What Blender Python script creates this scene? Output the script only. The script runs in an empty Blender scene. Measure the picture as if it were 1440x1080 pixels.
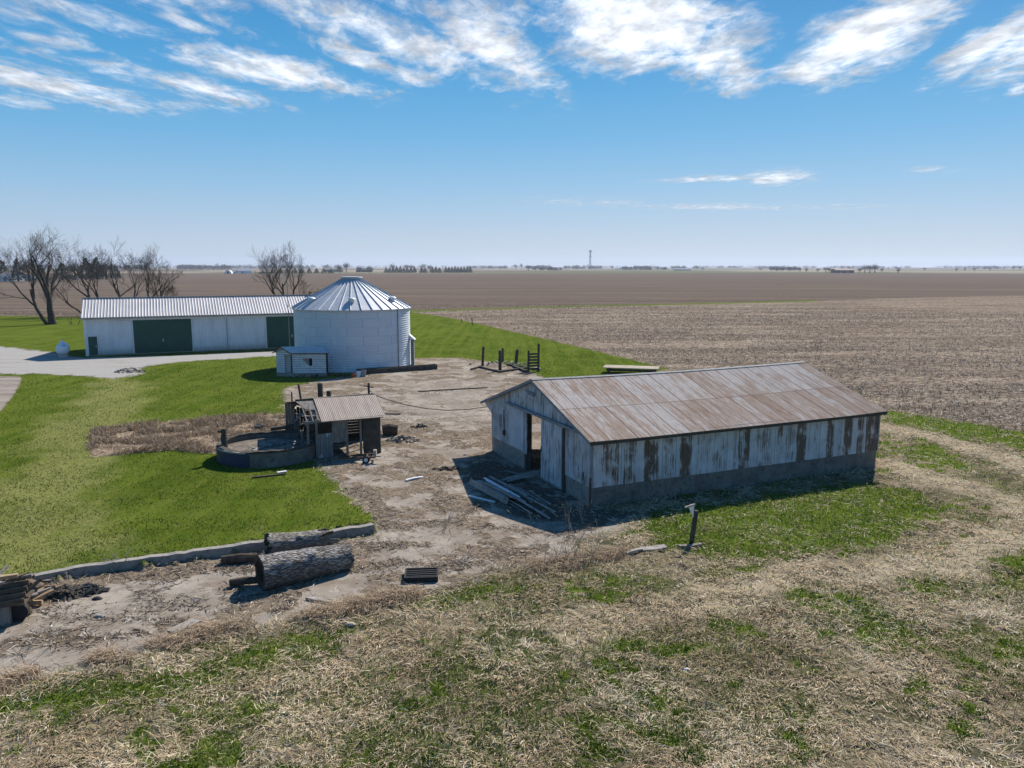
import bpy, math, random
import numpy as np
from mathutils import Vector, Matrix
R = math.radians
rng = np.random.default_rng(7)
random.seed(11)
scn = bpy.context.scene
col = scn.collection

# ---------------------------------------------------------------- survey: photo measurements -> ground points
CAMH, FPX, YH = 9.5, 1080.0, 374.7
TH = math.atan2(540 - YH, FPX); CT, ST = math.cos(TH), math.sin(TH)
def G(px, py, z=0.0):
    X = (px - 720) / FPX; Y = (540 - py) / FPX
    d = (X, CT + Y * ST, -ST + Y * CT)
    t = (z - CAMH) / d[2]
    return (d[0] * t, d[1] * t)
def GP(pts): return [G(*p) for p in pts]

# ---------------------------------------------------------------- numpy noise
def _h(i, j, s):
    n = (i * 374761393 + j * 668265263 + s * 1442695041) & 0x7fffffff
    n = ((n ^ (n >> 13)) * 1274126177) & 0x7fffffff
    return ((n ^ (n >> 16)) & 0xffffff) / float(0xffffff)
def vnoise(x, y, s=0):
    xi = np.floor(x).astype(np.int64); yi = np.floor(y).astype(np.int64)
    fx = x - xi; fy = y - yi
    fx = fx * fx * (3 - 2 * fx); fy = fy * fy * (3 - 2 * fy)
    a = _h(xi, yi, s); b = _h(xi + 1, yi, s); c = _h(xi, yi + 1, s); d = _h(xi + 1, yi + 1, s)
    return (a * (1 - fx) + b * fx) * (1 - fy) + (c * (1 - fx) + d * fx) * fy
def fbm(x, y, s=0, o=4):
    v = 0; a = .5; t = 0
    for k in range(o):
        v = v + a * vnoise(x * 2 ** k + 17.3 * k, y * 2 ** k - 9.1 * k, s + k); t += a; a *= .55
    return v / t
def sstep(a, b, x):
    t = np.clip((x - a) / (b - a), 0, 1); return t * t * (3 - 2 * t)
def sdpoly(x, y, poly, margin=6.0):
    """signed distance to a polygon, positive inside; -margin far away"""
    P = np.array(poly, float)
    out = np.full(x.shape, -margin)
    m = (x > P[:, 0].min() - margin) & (x < P[:, 0].max() + margin) & (y > P[:, 1].min() - margin) & (y < P[:, 1].max() + margin)
    X = x[m]; Y = y[m]
    if X.size == 0: return out
    d2 = np.full(X.shape, 1e12); ins = np.zeros(X.shape, bool)
    n = len(P)
    for i in range(n):
        ax, ay = P[i]; bx, by = P[(i + 1) % n]
        ex, ey = bx - ax, by - ay
        wx, wy = X - ax, Y - ay
        t = np.clip((wx * ex + wy * ey) / (ex * ex + ey * ey + 1e-12), 0, 1)
        d2 = np.minimum(d2, (wx - ex * t) ** 2 + (wy - ey * t) ** 2)
        if ay != by:
            c = ((ay > Y) != (by > Y)) & (X < ex * (Y - ay) / (by - ay) + ax)
            ins ^= c
    d = np.sqrt(d2)
    out[m] = np.where(ins, d, np.maximum(-d, -margin))
    return out

# ---------------------------------------------------------------- land cover outlines
YAW = R(24.0)
UL = np.array([math.cos(YAW), math.sin(YAW)]); UW = np.array([-math.sin(YAW), math.cos(YAW)])
BARN = G(831, 714); SHED = G(122, 501)
KERB = GP([(525, 748), (440, 762), (330, 778), (200, 797), (120, 808), (60, 820), (-60, 842)])
P_field = GP([(-900, 444), (0, 444), (117, 446), (250, 438), (420, 436), (576, 438), (640, 448), (700, 461), (800, 484), (940, 518), (1130, 556), (1240, 575), (1330, 588), (1440, 606), (1700, 650)]) + [(600, 60), (6000, 6000), (-6000, 6000)]
P_lawnL = GP([(-700, 444), (0, 444), (117, 446), (250, 438), (420, 436), (576, 438), (640, 448), (700, 461), (800, 484), (940, 518), (880, 532), (775, 534), (750, 524), (700, 510), (640, 503), (578, 504), (560, 520), (450, 534), (395, 546), (400, 575), (412, 600), (430, 640), (445, 655), (462, 672), (525, 744), (440, 760), (330, 776), (200, 795), (120, 806), (60, 818), (-60, 840), (-900, 980)])
P_drive = GP([(-500, 470), (0, 487), (60, 494), (110, 503), (250, 500), (385, 494), (400, 489), (440, 488), (440, 492), (392, 500), (250, 509), (200, 515), (192, 526), (165, 532), (60, 525), (30, 526), (-500, 520)])
P_road = GP([(-500, 530), (0, 529), (31, 530), (22, 552), (0, 578), (-500, 640)])
P_bed = GP([(130, 606), (190, 598), (300, 588), (405, 582), (420, 600), (420, 640), (330, 634), (315, 640), (245, 633), (128, 643)])
P_yard = GP([(578, 502), (640, 502), (692, 507), (762, 526), (800, 545), (900, 560), (900, 640), (835, 716), (900, 722), (880, 742), (815, 760), (800, 790), (700, 800), (620, 835), (560, 842), (480, 858), (330, 884), (250, 905), (120, 935), (0, 968), (-500, 1060), (-300, 880), (-60, 842), (60, 820), (120, 808), (200, 797), (330, 778), (440, 762), (525, 748), (462, 672), (440, 655), (330, 665), (310, 650), (310, 640), (410, 600), (403, 575), (395, 548), (450, 534), (560, 522)])
P_greens = [
 ([(890, 730), (960, 712), (1080, 695), (1200, 680), (1290, 690), (1320, 720), (1260, 755), (1180, 775), (1080, 790), (1000, 785), (930, 765)], .95),
 ([(-60, 990), (100, 965), (250, 940), (360, 905), (500, 875), (520, 885), (440, 915), (330, 950), (220, 985), (60, 1008), (-60, 1015)], .95),
 ([(1100, 820), (1160, 825), (1230, 850), (1300, 885), (1320, 905), (1240, 905), (1180, 880), (1120, 850)], .85),
 ([(560, 840), (640, 815), (740, 815), (770, 835), (680, 850), (600, 860)], .8),
 ([(780, 820), (830, 800), (900, 800), (950, 815), (900, 850), (850, 850)], .55),
 ([(260, 1010), (330, 990), (380, 990), (370, 1015), (300, 1030)], .85),
 ([(1000, 800), (1070, 795), (1100, 810), (1030, 825)], .8),
 ([(700, 905), (760, 900), (800, 930), (740, 960), (700, 940)], .4),
 ([(1240, 577), (1330, 590), (1500, 618), (1600, 660), (1440, 632), (1340, 612), (1240, 592)], .8),
 ([(1255, 630), (1300, 618), (1350, 640), (1365, 655), (1300, 650)], .7),
 ([(1370, 790), (1440, 760), (1520, 800), (1500, 850), (1390, 830)], .6),
 ([(760, 1010), (850, 990), (900, 1040), (840, 1090), (760, 1075)], .5),
 ([(1000, 900), (1080, 900), (1110, 940), (1040, 960)], .45),
 ([(1000, 965), (1150, 970), (1180, 1040), (1080, 1060), (1000, 1020)], .35),
 ([(400, 960), (440, 958), (450, 985), (400, 990)], .6),
 ([(1290, 820), (1350, 815), (1360, 840), (1300, 845)], .55),
 ([(1380, 900), (1460, 880), (1480, 920), (1400, 930)], .5),
]
P_paler = GP([(150, 530), (205, 540), (185, 600), (128, 660), (110, 720), (200, 760), (60, 810), (0, 830), (-60, 800), (0, 680), (70, 600)])
P_puddle = GP([(560, 620), (640, 600), (700, 612), (720, 640), (640, 700), (560, 690)])
def seg_dist(x, y, pts):
    d = np.full(x.shape, 1e9)
    for a, b in zip(pts[:-1], pts[1:]):
        ex, ey = b[0] - a[0], b[1] - a[1]
        t = np.clip(((x - a[0]) * ex + (y - a[1]) * ey) / (ex * ex + ey * ey), 0, 1)
        d = np.minimum(d, np.hypot(x - a[0] - ex * t, y - a[1] - ey * t))
    return d
P_clean1 = GP([(0, 870), (120, 835), (200, 815), (330, 812), (350, 850), (230, 878), (120, 885), (0, 900)])
P_barnshade = GP([(640, 655), (690, 642), (760, 680), (830, 716), (960, 705), (900, 728), (830, 745), (740, 730), (672, 702)])  # outline of the barn's shadow; ground colour is darkened inside it
P_clean2 = GP([(560, 535), (700, 535), (690, 600), (600, 598), (540, 575)])
VERGE = GP([(577, 437.5), (760, 432), (960, 427.5), (1140, 423)])
PATHS = [GP([(1238, 600), (1300, 612), (1370, 632), (1440, 655), (1520, 690)]), GP([(1240, 650), (1300, 668), (1400, 700), (1520, 760)]),
         GP([(1440, 740), (1330, 790), (1200, 800), (1080, 815), (980, 850), (800, 880)])]
CRACKS = [GP(q) for q in (((430, 640), (470, 656), (520, 662), (560, 655), (600, 668), (640, 676), (680, 672)), ((565, 640), (600, 650), (615, 672), (625, 700), (622, 722)), ((470, 690), (520, 700), (545, 722), (520, 745)),
 ((520, 745), (580, 738), (630, 735), (650, 722), (690, 700)), ((500, 800), (560, 790), (620, 800), (700, 786), (760, 770), (800, 760)), ((640, 735), (700, 742), (780, 752), (830, 742)), ((590, 600), (640, 612), (700, 600)), ((700, 607), (740, 612)),
 ((130, 808), (220, 812), (290, 800), (350, 800)), ((60, 860), (130, 870), (200, 868), (260, 850), (330, 862)), ((270, 795), (205, 835), (207, 870), (280, 880)), ((540, 548), (600, 556), (680, 540)), ((560, 610), (620, 590), (680, 585)), ((0, 905), (60, 895), (120, 905), (200, 890)), ((530, 575), (600, 585), (650, 630)), ((455, 760), (520, 770), (600, 765)))]
def seg_multi(x, y, L_):
    d = np.full(x.shape, 9.0); m = (np.hypot(x, y) < 90) & (x < 12) & (y > 12)
    if m.any():
        dm = np.full(m.sum(), 9.0)
        for q in L_: dm = np.minimum(dm, seg_dist(x[m], y[m], q))
        d[m] = dm
    return d
def cover(x, y):
    r = np.hypot(x, y)
    w = fbm(x * 1.3, y * 1.3, 3, 4) - .5
    w2 = fbm(x * .5, y * .5, 9, 4) - .5
    fine = fbm(x * 4.0, y * 4.0, 21, 3) - .5
    c = {}
    sdf = sdpoly(x, y, P_field, 8.)
    c['field'] = sstep(-.5, .5, sdf + w * 1.4)
    c['field'] = np.where(r > 420, 1.0, c['field'])
    lawn = sstep(-.25, .25, sdpoly(x, y, P_lawnL) + w * 1.1 + fine * .9 + .1)
    bed = sstep(-.15, .15, sdpoly(x, y, P_bed) + w * .5)
    drive = sstep(-.45, .45, sdpoly(x, y, P_drive) + w * 1.7)
    road = sstep(-.05, .05, sdpoly(x, y, P_road) + w * .2)
    yard = sstep(-.5, .5, sdpoly(x, y, P_yard) + w * 1.2 + fine * .5)
    lawn = lawn * (1 - bed) * (1 - drive) * (1 - road)
    yard = yard * (1 - lawn) * (1 - bed)
    g = np.zeros_like(x)
    for poly, s in P_greens:
        g = np.maximum(g, s * sstep(-.9, .9, sdpoly(x, y, GP(poly), 3.) + w * 1.8 + fine * 1.2))
    g = np.maximum(g, .9 * sstep(.46, .60, fbm(x * .4 + 40, y * .4, 31, 4)) * sstep(.52, .60, fbm(x * 1.8, y * 1.8, 77, 4)))
    g = np.maximum(g, .42 * sstep(.47, .60, fbm(x * .33 + 11, y * .33 + 5, 131, 4)))
    pth = np.zeros_like(x)
    for p in PATHS: pth = np.maximum(pth, 1 - sstep(.5, 1.3, seg_dist(x, y, p) + w * 1.2))
    g = g * (1 - .75 * pth)
    c['path'] = pth
    ver = 1 - sstep(2.0, 4.2, seg_dist(x, y, VERGE) + w * 2)
    c['field'] = c['field'] * (1 - ver * .85)
    c['lawn'] = lawn; c['bed'] = bed * (1 - drive); c['drive'] = drive * (1 - c['field']); c['road'] = road
    c['yard'] = yard * (1 - c['field']) * (1 - drive) * (1 - road)
    oth = (1 - c['field']) * (1 - lawn) * (1 - bed) * (1 - c['yard']) * (1 - drive) * (1 - road)
    c['green'] = np.clip(np.maximum(g * oth, ver * .8), 0, 1)
    c['lawn'] = c['lawn'] * (1 - c['field'])
    c['pale'] = sstep(-1.5, 1.2, sdpoly(x, y, P_paler) + w2 * 5)
    c['rough'] = oth
    # debris, soil and silt lying on the yard slabs; barn shadow also darkened in
    deb = fbm(x * .75 + 5, y * .75 * 1.3, 51, 5)
    crk = seg_multi(x, y, CRACKS)
    c['crack'] = (1 - sstep(.12, .50, crk + w * .9 + fine * .5)) * c['yard']
    c['silt'] = np.clip(.85 * c['crack'] + sstep(.45, .56, deb) + .6 * sstep(-1.5, 1.5, sdpoly(x, y, P_puddle)) * sstep(.42, .55, deb), 0, 1) * c['yard']
    c['silt'] = c['silt'] * (1 - .75 * sstep(-.4, .8, sdpoly(x, y, P_clean1) + w * 1.5)) * (1 - .6 * sstep(-1, 1.5, sdpoly(x, y, P_clean2) + w * 2))
    dk = sstep(-.4, .6, sdpoly(x, y, P_barnshade) + w * 1.6)  # dark soil plus the barn's shadow painted into the ground colour
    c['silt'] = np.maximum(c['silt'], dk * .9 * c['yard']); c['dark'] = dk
    return c
SLOPE_K = 1.0
def height(x, y, c=None):
    if c is None: c = cover(x, y)
    kd = seg_dist(x, y, KERB)
    hl = c['lawn'] * .26 * np.exp(-(kd / 3.5) ** 2)
    rough = c['rough'] * ((fbm(x * .8, y * .8, 61, 4) - .5) * .16 + (fbm(x * 3.3, y * 3.3, 67, 3) - .5) * .10)
    nb = 1 - sstep(-.6, -.1, sdpoly(x, y, BARN_FP, 2.))
    fld = c['field'] * ((fbm(x * .35, y * .35, 71, 3) - .5) * .2 + (fbm(x * 2.2, y * 2.2, 73, 3) - .5) * .12) * (1 - sstep(150, 400, np.hypot(x, y)))
    yd = c['silt'] * .05 * fbm(x * 3, y * 3, 79, 3) + c['bed'] * .10 * fbm(x * 2, y * 2, 83, 3)
    return hl + (rough + fld) * nb + yd
bx0 = np.array(BARN)
BARN_FP = [tuple(bx0 + UL * a + UW * b) for a, b in ((-.2, -.2), (15.8, -.2), (15.8, 10.6), (-.2, 10.6))]
def zat(x, y): return float(height(np.array([x]), np.array([y]))[0])

# ---------------------------------------------------------------- object helpers
def tag(o, label=None, cat=None, group=None, kind=None):
    if label: o['label'] = label
    if cat: o['category'] = cat
    if group: o['group'] = group
    if kind: o['kind'] = kind
    return o
def empty(name, loc, rz=0.0, label=None, cat=None, group=None):
    o = bpy.data.objects.new(name, None); col.objects.link(o)
    o.location = loc; o.rotation_euler = (0, 0, rz); o.empty_display_size = .3
    return tag(o, label, cat, group)
def copy_tree(o, parent=None):
    c = o.copy(); col.objects.link(c)
    if parent: c.parent = parent
    for ch in [q for q in col.objects if q.parent == o]: copy_tree(ch, c)
    return c
class MB:
    def __init__(s): s.v = []; s.f = []; s.mi = []
    def add(s, vs, fs):
        n = len(s.v); s.v += [tuple(v) for v in vs]; s.f += [tuple(i + n for i in f) for f in fs]; return s
    def box(s, x0, x1, y0, y1, z0, z1, M=None):
        vs = [(x, y, z) for z in (z0, z1) for y in (y0, y1) for x in (x0, x1)]
        if M is not None: vs = [tuple(M @ Vector(v)) for v in vs]
        return s.add(vs, [(0, 2, 3, 1), (4, 5, 7, 6), (0, 1, 5, 4), (2, 6, 7, 3), (0, 4, 6, 2), (1, 3, 7, 5)])
    def bar(s, a, b, w, h, up=(0, 0, 1)):
        """rectangular bar from a to b; w sideways, h along up"""
        a = Vector(a); b = Vector(b); d = (b - a).normalized(); up = Vector(up)
        sx = d.cross(up)
        if sx.length < 1e-4: sx = d.cross(Vector((1, 0, 0)))
        sx.normalize(); u = sx.cross(d).normalized()
        vs = []
        for p in (a, b):
            for q, t in ((-1, -1), (1, -1), (1, 1), (-1, 1)): vs.append(p + sx * q * w / 2 + u * t * h / 2)
        return s.add(vs, [(3, 2, 1, 0), (4, 5, 6, 7), (0, 1, 5, 4), (1, 2, 6, 5), (2, 3, 7, 6), (3, 0, 4, 7)])
    def tube(s, pts, rad, n=8, cap=True):
        pts = [Vector(p) for p in pts]
        if not hasattr(rad, '__len__'): rad = [rad] * len(pts)
        base = len(s.v); prev = None
        for i, p in enumerate(pts):
            d = (pts[min(i + 1, len(pts) - 1)] - pts[max(i - 1, 0)]).normalized()
            if prev is None:
                a = d.orthogonal().normalized()
            else:
                a = (prev - d * prev.dot(d))
                a = a.normalized() if a.length > 1e-5 else d.orthogonal().normalized()
            prev = a; b = d.cross(a)
            for k in range(n):
                t = 2 * math.pi * k / n
                s.v.append(tuple(p + (a * math.cos(t) + b * math.sin(t)) * rad[i]))
        for i in range(len(pts) - 1):
            for k in range(n):
                s.f.append((base + i * n + k, base + i * n + (k + 1) % n, base + (i + 1) * n + (k + 1) % n, base + (i + 1) * n + k))
        if cap:
            s.f.append(tuple(base + k for k in reversed(range(n)))); s.f.append(tuple(base + (len(pts) - 1) * n + k for k in range(n)))
        return s
    def prism(s, poly, y0, y1):
        """poly in (x,z), extruded along y"""
        n = len(poly)
        vs = [(x, y0, z) for x, z in poly] + [(x, y1, z) for x, z in poly]
        return s.add(vs, [tuple(range(n)), tuple(reversed(range(n, 2 * n)))] + [(i, n + i, n + (i + 1) % n, (i + 1) % n) for i in range(n)])
    def build(s, name, mat, parent=None, smooth=False, loc=None):
        me = bpy.data.meshes.new(name); me.from_pydata([tuple(v) for v in s.v], [], s.f); me.update()
        import bmesh
        b = bmesh.new(); b.from_mesh(me); bmesh.ops.recalc_face_normals(b, faces=b.faces); b.to_mesh(me); b.free()
        if smooth: me.shade_smooth()
        me.materials.append(mat)
        o = bpy.data.objects.new(name, me); col.objects.link(o)
        if parent: o.parent = parent
        if loc: o.location = loc
        return o
def np_mesh(name, V, F, mat, attrs=None, nside=4):
    """V (n,3), F (m,nside) arrays -> object, quick"""
    me = bpy.data.meshes.new(name)
    me.vertices.add(len(V)); me.vertices.foreach_set('co', V.astype(np.float32).ravel())
    me.loops.add(F.size); me.loops.foreach_set('vertex_index', F.astype(np.int32).ravel())
    me.polygons.add(len(F)); me.polygons.foreach_set('loop_start', (np.arange(len(F)) * nside).astype(np.int32))
    me.update(calc_edges=True)
    for k, a in (attrs or {}).items():
        at = me.attributes.new(k, 'FLOAT', 'POINT'); at.data.foreach_set('value', a.astype(np.float32))
    me.materials.append(mat)
    o = bpy.data.objects.new(name, me); col.objects.link(o)
    return o

# ---------------------------------------------------------------- material helpers
class NT:
    def __init__(s, name, world=False):
        if world: s.t = world.node_tree
        else:
            s.m = bpy.data.materials.new(name); s.m.use_nodes = True; s.t = s.m.node_tree
        s.t.nodes.clear()
    def n(s, typ, **kw):
        x = s.t.nodes.new(typ)
        for k, v in kw.items(): setattr(x, k, v)
        return x
    def put(s, sock, v):
        if hasattr(v, 'is_output') or isinstance(v, bpy.types.NodeSocket): s.t.links.new(v, sock)
        elif v is not None:
            try: sock.default_value = v
            except Exception:
                sock.default_value = (*v, 1.0) if len(v) == 3 else v
    def coord(s, k='Object'):
        return s.n('ShaderNodeTexCoord').outputs[k]
    def attr(s, name): return s.n('ShaderNodeAttribute', attribute_name=name).outputs['Fac']
    def map(s, v, loc=(0, 0, 0), rot=(0, 0, 0), sc=(1, 1, 1), typ='POINT'):
        x = s.n('ShaderNodeMapping', vector_type=typ); s.put(x.inputs['Vector'], v)
        x.inputs['Location'].default_value = loc; x.inputs['Rotation'].default_value = rot; x.inputs['Scale'].default_value = sc
        return x.outputs[0]
    def noise(s, v, scale, detail=4, rough=.55, dist=0, out='Fac'):
        x = s.n('ShaderNodeTexNoise'); s.put(x.inputs['Vector'], v)
        x.inputs['Scale'].default_value = scale; x.inputs['Detail'].default_value = detail
        x.inputs['Roughness'].default_value = rough; x.inputs['Distortion'].default_value = dist
        return x.outputs[out]
    def vor(s, v, scale, feature='F1', out='Distance', rnd=1):
        x = s.n('ShaderNodeTexVoronoi', feature=feature); s.put(x.inputs['Vector'], v)
        x.inputs['Scale'].default_value = scale; x.inputs['Randomness'].default_value = rnd
        return x.outputs[out]
    def wn(s, v, dim='3D', out='Value'):
        x = s.n('ShaderNodeTexWhiteNoise', noise_dimensions=dim)
        s.put(x.inputs['W' if dim == '1D' else 'Vector'], v); return x.outputs[out]
    def m2(s, op, a, b=0.0, c=None, clamp=False):
        x = s.n('ShaderNodeMath', operation=op, use_clamp=clamp); s.put(x.inputs[0], a); s.put(x.inputs[1], b)
        if c is not None: s.put(x.inputs[2], c)
        return x.outputs[0]
    def sep(s, v): return s.n('ShaderNodeSeparateXYZ'), v
    def xyz(s, v):
        x = s.n('ShaderNodeSeparateXYZ'); s.put(x.inputs[0], v); return x.outputs
    def comb(s, x, y, z=0.0):
        c = s.n('ShaderNodeCombineXYZ'); s.put(c.inputs[0], x); s.put(c.inputs[1], y); s.put(c.inputs[2], z); return c.outputs[0]
    def mr(s, v, a, b, c=0.0, d=1.0, smooth=True):
        x = s.n('ShaderNodeMapRange', interpolation_type='SMOOTHSTEP' if smooth else 'LINEAR')
        s.put(x.inputs['Value'], v)
        for k, q in zip(('From Min', 'From Max', 'To Min', 'To Max'), (a, b, c, d)): s.put(x.inputs[k], q)
        return x.outputs[0]
    def mix(s, f, a, b, bt='MIX'):
        x = s.n('ShaderNodeMix', data_type='RGBA', blend_type=bt); s.put(x.inputs[0], f)
        s.put(x.inputs[6], a if not isinstance(a, tuple) else (*a[:3], 1)); s.put(x.inputs[7], b if not isinstance(b, tuple) else (*b[:3], 1))
        return x.outputs[2]
    def bump(s, h, dist=.02, strength=1.0, normal=None):
        x = s.n('ShaderNodeBump'); s.put(x.inputs['Height'], h); x.inputs['Distance'].default_value = dist; x.inputs['Strength'].default_value = strength
        if normal is not None: s.put(x.inputs['Normal'], normal)
        return x.outputs[0]
    def out(s, color, rough=.85, spec=.2, metal=0.0, normal=None, trans=0.0, tcol=None):
        p = s.n('ShaderNodeBsdfPrincipled'); s.put(p.inputs['Base Color'], color if not isinstance(color, tuple) else (*color[:3], 1))
        s.put(p.inputs['Roughness'], rough); s.put(p.inputs['Specular IOR Level'], spec); s.put(p.inputs['Metallic'], metal)
        if normal is not None: s.put(p.inputs['Normal'], normal)
        o = s.n('ShaderNodeOutputMaterial'); res = p.outputs[0]
        if trans:
            t = s.n('ShaderNodeBsdfTranslucent'); s.put(t.inputs[0], tcol if tcol is not None else color)
            mx = s.n('ShaderNodeMixShader'); mx.inputs[0].default_value = trans
            s.t.links.new(res, mx.inputs[1]); s.t.links.new(t.outputs[0], mx.inputs[2]); res = mx.outputs[0]
        s.t.links.new(res, o.inputs[0]); return s.m
def simple(name, c1, c2=None, scale=6.0, rough=.8, spec=.2, metal=0.0, bump=0.0, stretch=(1, 1, 1), detail=6, dark=None, darkamt=.5):
    t = NT(name); co = t.coord(); c2 = c2 or tuple(q * .7 for q in c1)
    f = t.noise(t.map(co, sc=stretch), scale, detail, .65)
    cc = t.mix(t.mr(f, .32, .68), c1, c2)
    if dark:
        g = t.noise(t.map(co, sc=stretch), scale * 2.7, 5, .7)
        cc = t.mix(t.mr(g, .5, .66, 0, darkamt), cc, dark)
    nm = t.bump(f, bump) if bump else None
    return t.out(cc, rough, spec, metal, nm)

# ---------------------------------------------------------------- ground material
def ground_material():
    t = NT('ground_cover')
    geo = t.n('ShaderNodeNewGeometry'); P = geo.outputs['Position']
    # dry matted grass
    n1 = t.noise(P, 1.1, 6, .6); n2 = t.noise(P, 9, 5, .75, .6); n3 = t.noise(t.map(P, rot=(0, 0, .6), sc=(1, 3.5, 1)), 16, 6, .8, 1.0)
    straw = t.mix(t.mr(n1, .35, .65), (.38, .30, .19), (.54, .44, .30))
    straw = t.mix(t.mr(n3, .42, .66), (.07, .058, .036), straw)
    straw = t.mix(t.mr(n2, .56, .70, 0, .7), straw, (.68, .58, .42))
    straw = t.mix(t.mr(t.noise(P, .40, 5, .65), .46, .58, 0, .85), straw, (.075, .072, .038))
    # path wear, pale
    straw = t.mix(t.m2('MULTIPLY', t.attr('path'), t.mr(n2, .3, .7, .35, .9)), straw, (.42, .345, .24))
    # green grass
    gn = t.noise(P, 14, 7, .75, .5)
    green = t.mix(t.mr(gn, .35, .65), (.055, .085, .009), (.13, .175, .022))
    gmask = t.mr(t.m2('ADD', t.attr('green'), t.m2('MULTIPLY', t.m2('SUBTRACT', n2, .5), 1.1)), .35, .65)
    c = t.mix(gmask, straw, green)
    # lawn, mown
    l1 = t.noise(P, .30, 5, .6); l2 = t.noise(t.map(P, rot=(0, 0, .5), sc=(1, 2.2, 1)), 11, 6, .8, .4)
    lm = t.noise(t.map(P, rot=(0, 0, -.42), sc=(1, .05, 1)), 1.1, 3, .5)
    K_rough = c
    lawn = t.mix(t.mr(l1, .38, .62), (.064, .096, .011), (.10, .132, .018))
    lawn = t.mix(t.mr(lm, .4, .6, 0, .4), lawn, (.17, .185, .035))
    lawn = t.mix(t.mr(l2, .40, .58, .62, 0), lawn, (.045, .075, .006))
    lawn = t.mix(t.mr(l2, .56, .72, 0, .35), lawn, (.19, .22, .06))
    bare = t.mr(t.noise(P, .9, 6, .7), .58, .72, 0, .5)
    lawn = t.mix(bare, lawn, (.16, .145, .07))
    lawn = t.mix(t.mr(t.noise(P, 3.1, 6, .75, .5), .55, .68, 0, .45), lawn, (.035, .060, .008))
    lawn = t.mix(t.mr(t.noise(t.map(P, loc=(3, 8, 0)), 2.3, 6, .75, .5), .58, .70, 0, .5), lawn, (.19, .18, .075))
    pn = t.noise(t.map(P, rot=(0, 0, .3), sc=(1, 2.5, 1)), 6, 5, .8, .6)
    lawn = t.mix(t.m2('MULTIPLY', t.attr('pale'), t.mr(pn, .40, .60, .05, .8)), lawn, (.27, .25, .105))
    K_lawn = lawn
    # weed bed
    b1 = t.noise(P, 5, 5, .75, .5)
    bed = t.mix(t.mr(b1, .36, .64), (.12, .085, .06), (.40, .31, .22))
    K_bed = bed
    # yard: old concrete slabs, gravelly soil
    y1 = t.noise(P, .35, 7, .65); y2 = t.noise(P, 2.2, 5, .7); y3 = t.noise(P, 30, 6, .8)
    yard = t.mix(t.mr(y1, .35, .62), (.37, .33, .28), (.23, .20, .17))
    yard = t.mix(t.mr(y2, .50, .68, 0, .65), yard, (.19, .15, .118))
    yard = t.mix(t.mr(y2, .30, .42, .6, 0), yard, (.49, .43, .36))
    yard = t.mix(t.mr(y3, .42, .60, .55, 0), yard, (.27, .225, .175))
    yard = t.mix(t.mr(t.noise(P, .8, 6, .72, .6), .50, .60, 0, .75), yard, (.20, .16, .125))
    yard = t.mix(t.mr(t.noise(t.map(P, loc=(9, 4, 0)), 5.0, 6, .75, .4), .56, .66, 0, .7), yard, (.10, .078, .06))
    SP = t.map(P, rot=(0, 0, -YAW), loc=(.7, .3, 0), sc=(1 / 4.2, 1 / 3.4, 1))
    wob = t.noise(P, 1.3, 4, .6)
    so = t.xyz(SP)
    fx = t.m2('ABSOLUTE', t.m2('SUBTRACT', t.m2('FRACT', t.m2('ADD', so[0], t.m2('MULTIPLY', wob, .05))), .5))
    fy = t.m2('ABSOLUTE', t.m2('SUBTRACT', t.m2('FRACT', t.m2('ADD', so[1], t.m2('MULTIPLY', wob, .05))), .5))
    jt = t.mr(t.m2('MAXIMUM', fx, fy), .488, .498, 0, .38)
    crk = t.vor(t.map(t.n('ShaderNodeNewGeometry').outputs['Position'], sc=(1, 1, 0)), .55, 'DISTANCE_TO_EDGE')
    crd = t.n('ShaderNodeVectorMath', operation='MULTIPLY_ADD')
    t.put(crd.inputs[0], t.noise(P, 2.0, 5, .7, 0, 'Color')); crd.inputs[1].default_value = (.9, .9, 0); t.put(crd.inputs[2], P)
    crk = t.vor(t.map(crd.outputs[0], sc=(1, 1, 0)), .42, 'DISTANCE_TO_EDGE')
    crm = t.m2('MULTIPLY', t.mr(crk, .006, .022, 1, 0), t.mr(y1, .40, .5, .9, .0))
    yard = t.mix(t.m2('MAXIMUM', jt, crm), yard, (.085, .065, .05))
    silt = t.mix(t.mr(t.noise(t.map(P, sc=(1, 2, 1)), 7, 6, .8, 1.2), .40, .60), (.055, .042, .03), (.30, .24, .18))
    silt = t.mix(t.mr(t.noise(P, 1.7, 5, .6), .45, .62, 0, .7), silt, (.17, .13, .095))
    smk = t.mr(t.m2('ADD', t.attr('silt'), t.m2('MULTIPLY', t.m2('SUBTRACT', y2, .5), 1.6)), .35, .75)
    silt = t.mix(t.m2('MULTIPLY', t.attr('dark'), .6), silt, (.045, .038, .032))  # soil colour deepened where the barn's shadow falls
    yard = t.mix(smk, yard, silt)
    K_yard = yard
    # gravel drive
    gv = t.mix(t.mr(t.noise(P, 18, 8, .85), .35, .65), (.22, .21, .195), (.43, .41, .38))
    gv = t.mix(t.mr(t.noise(t.map(P, rot=(0, 0, -.25), sc=(.25, 1, 1)), .8, 5, .6), .5, .66, 0, .5), gv, (.24, .21, .16))
    K_drive = gv
    rd = t.mix(t.mr(t.noise(t.map(P, rot=(0, 0, -YAW), sc=(.15, 1, 1)), 1.2, 6, .7), .4, .6), (.20, .165, .14), (.30, .26, .225))
    rd = t.mix(t.mr(t.noise(P, .8, 7, .7), .56, .66, 0, .6), rd, (.12, .10, .085))
    K_road = rd
    # field: soil under corn stubble
    # distance of the spot from the yard, used for how far the stubble was tilled
    pp = t.xyz(P)
    PF = t.map(P, rot=(0, 0, -R(14)), sc=(.28, 1, 1))
    v1 = t.vor(t.map(P, rot=(0, 0, .4), sc=(1, 2.4, 1)), 3.2, 'F1', 'Color'); v1x = t.xyz(v1)[0]
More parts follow.
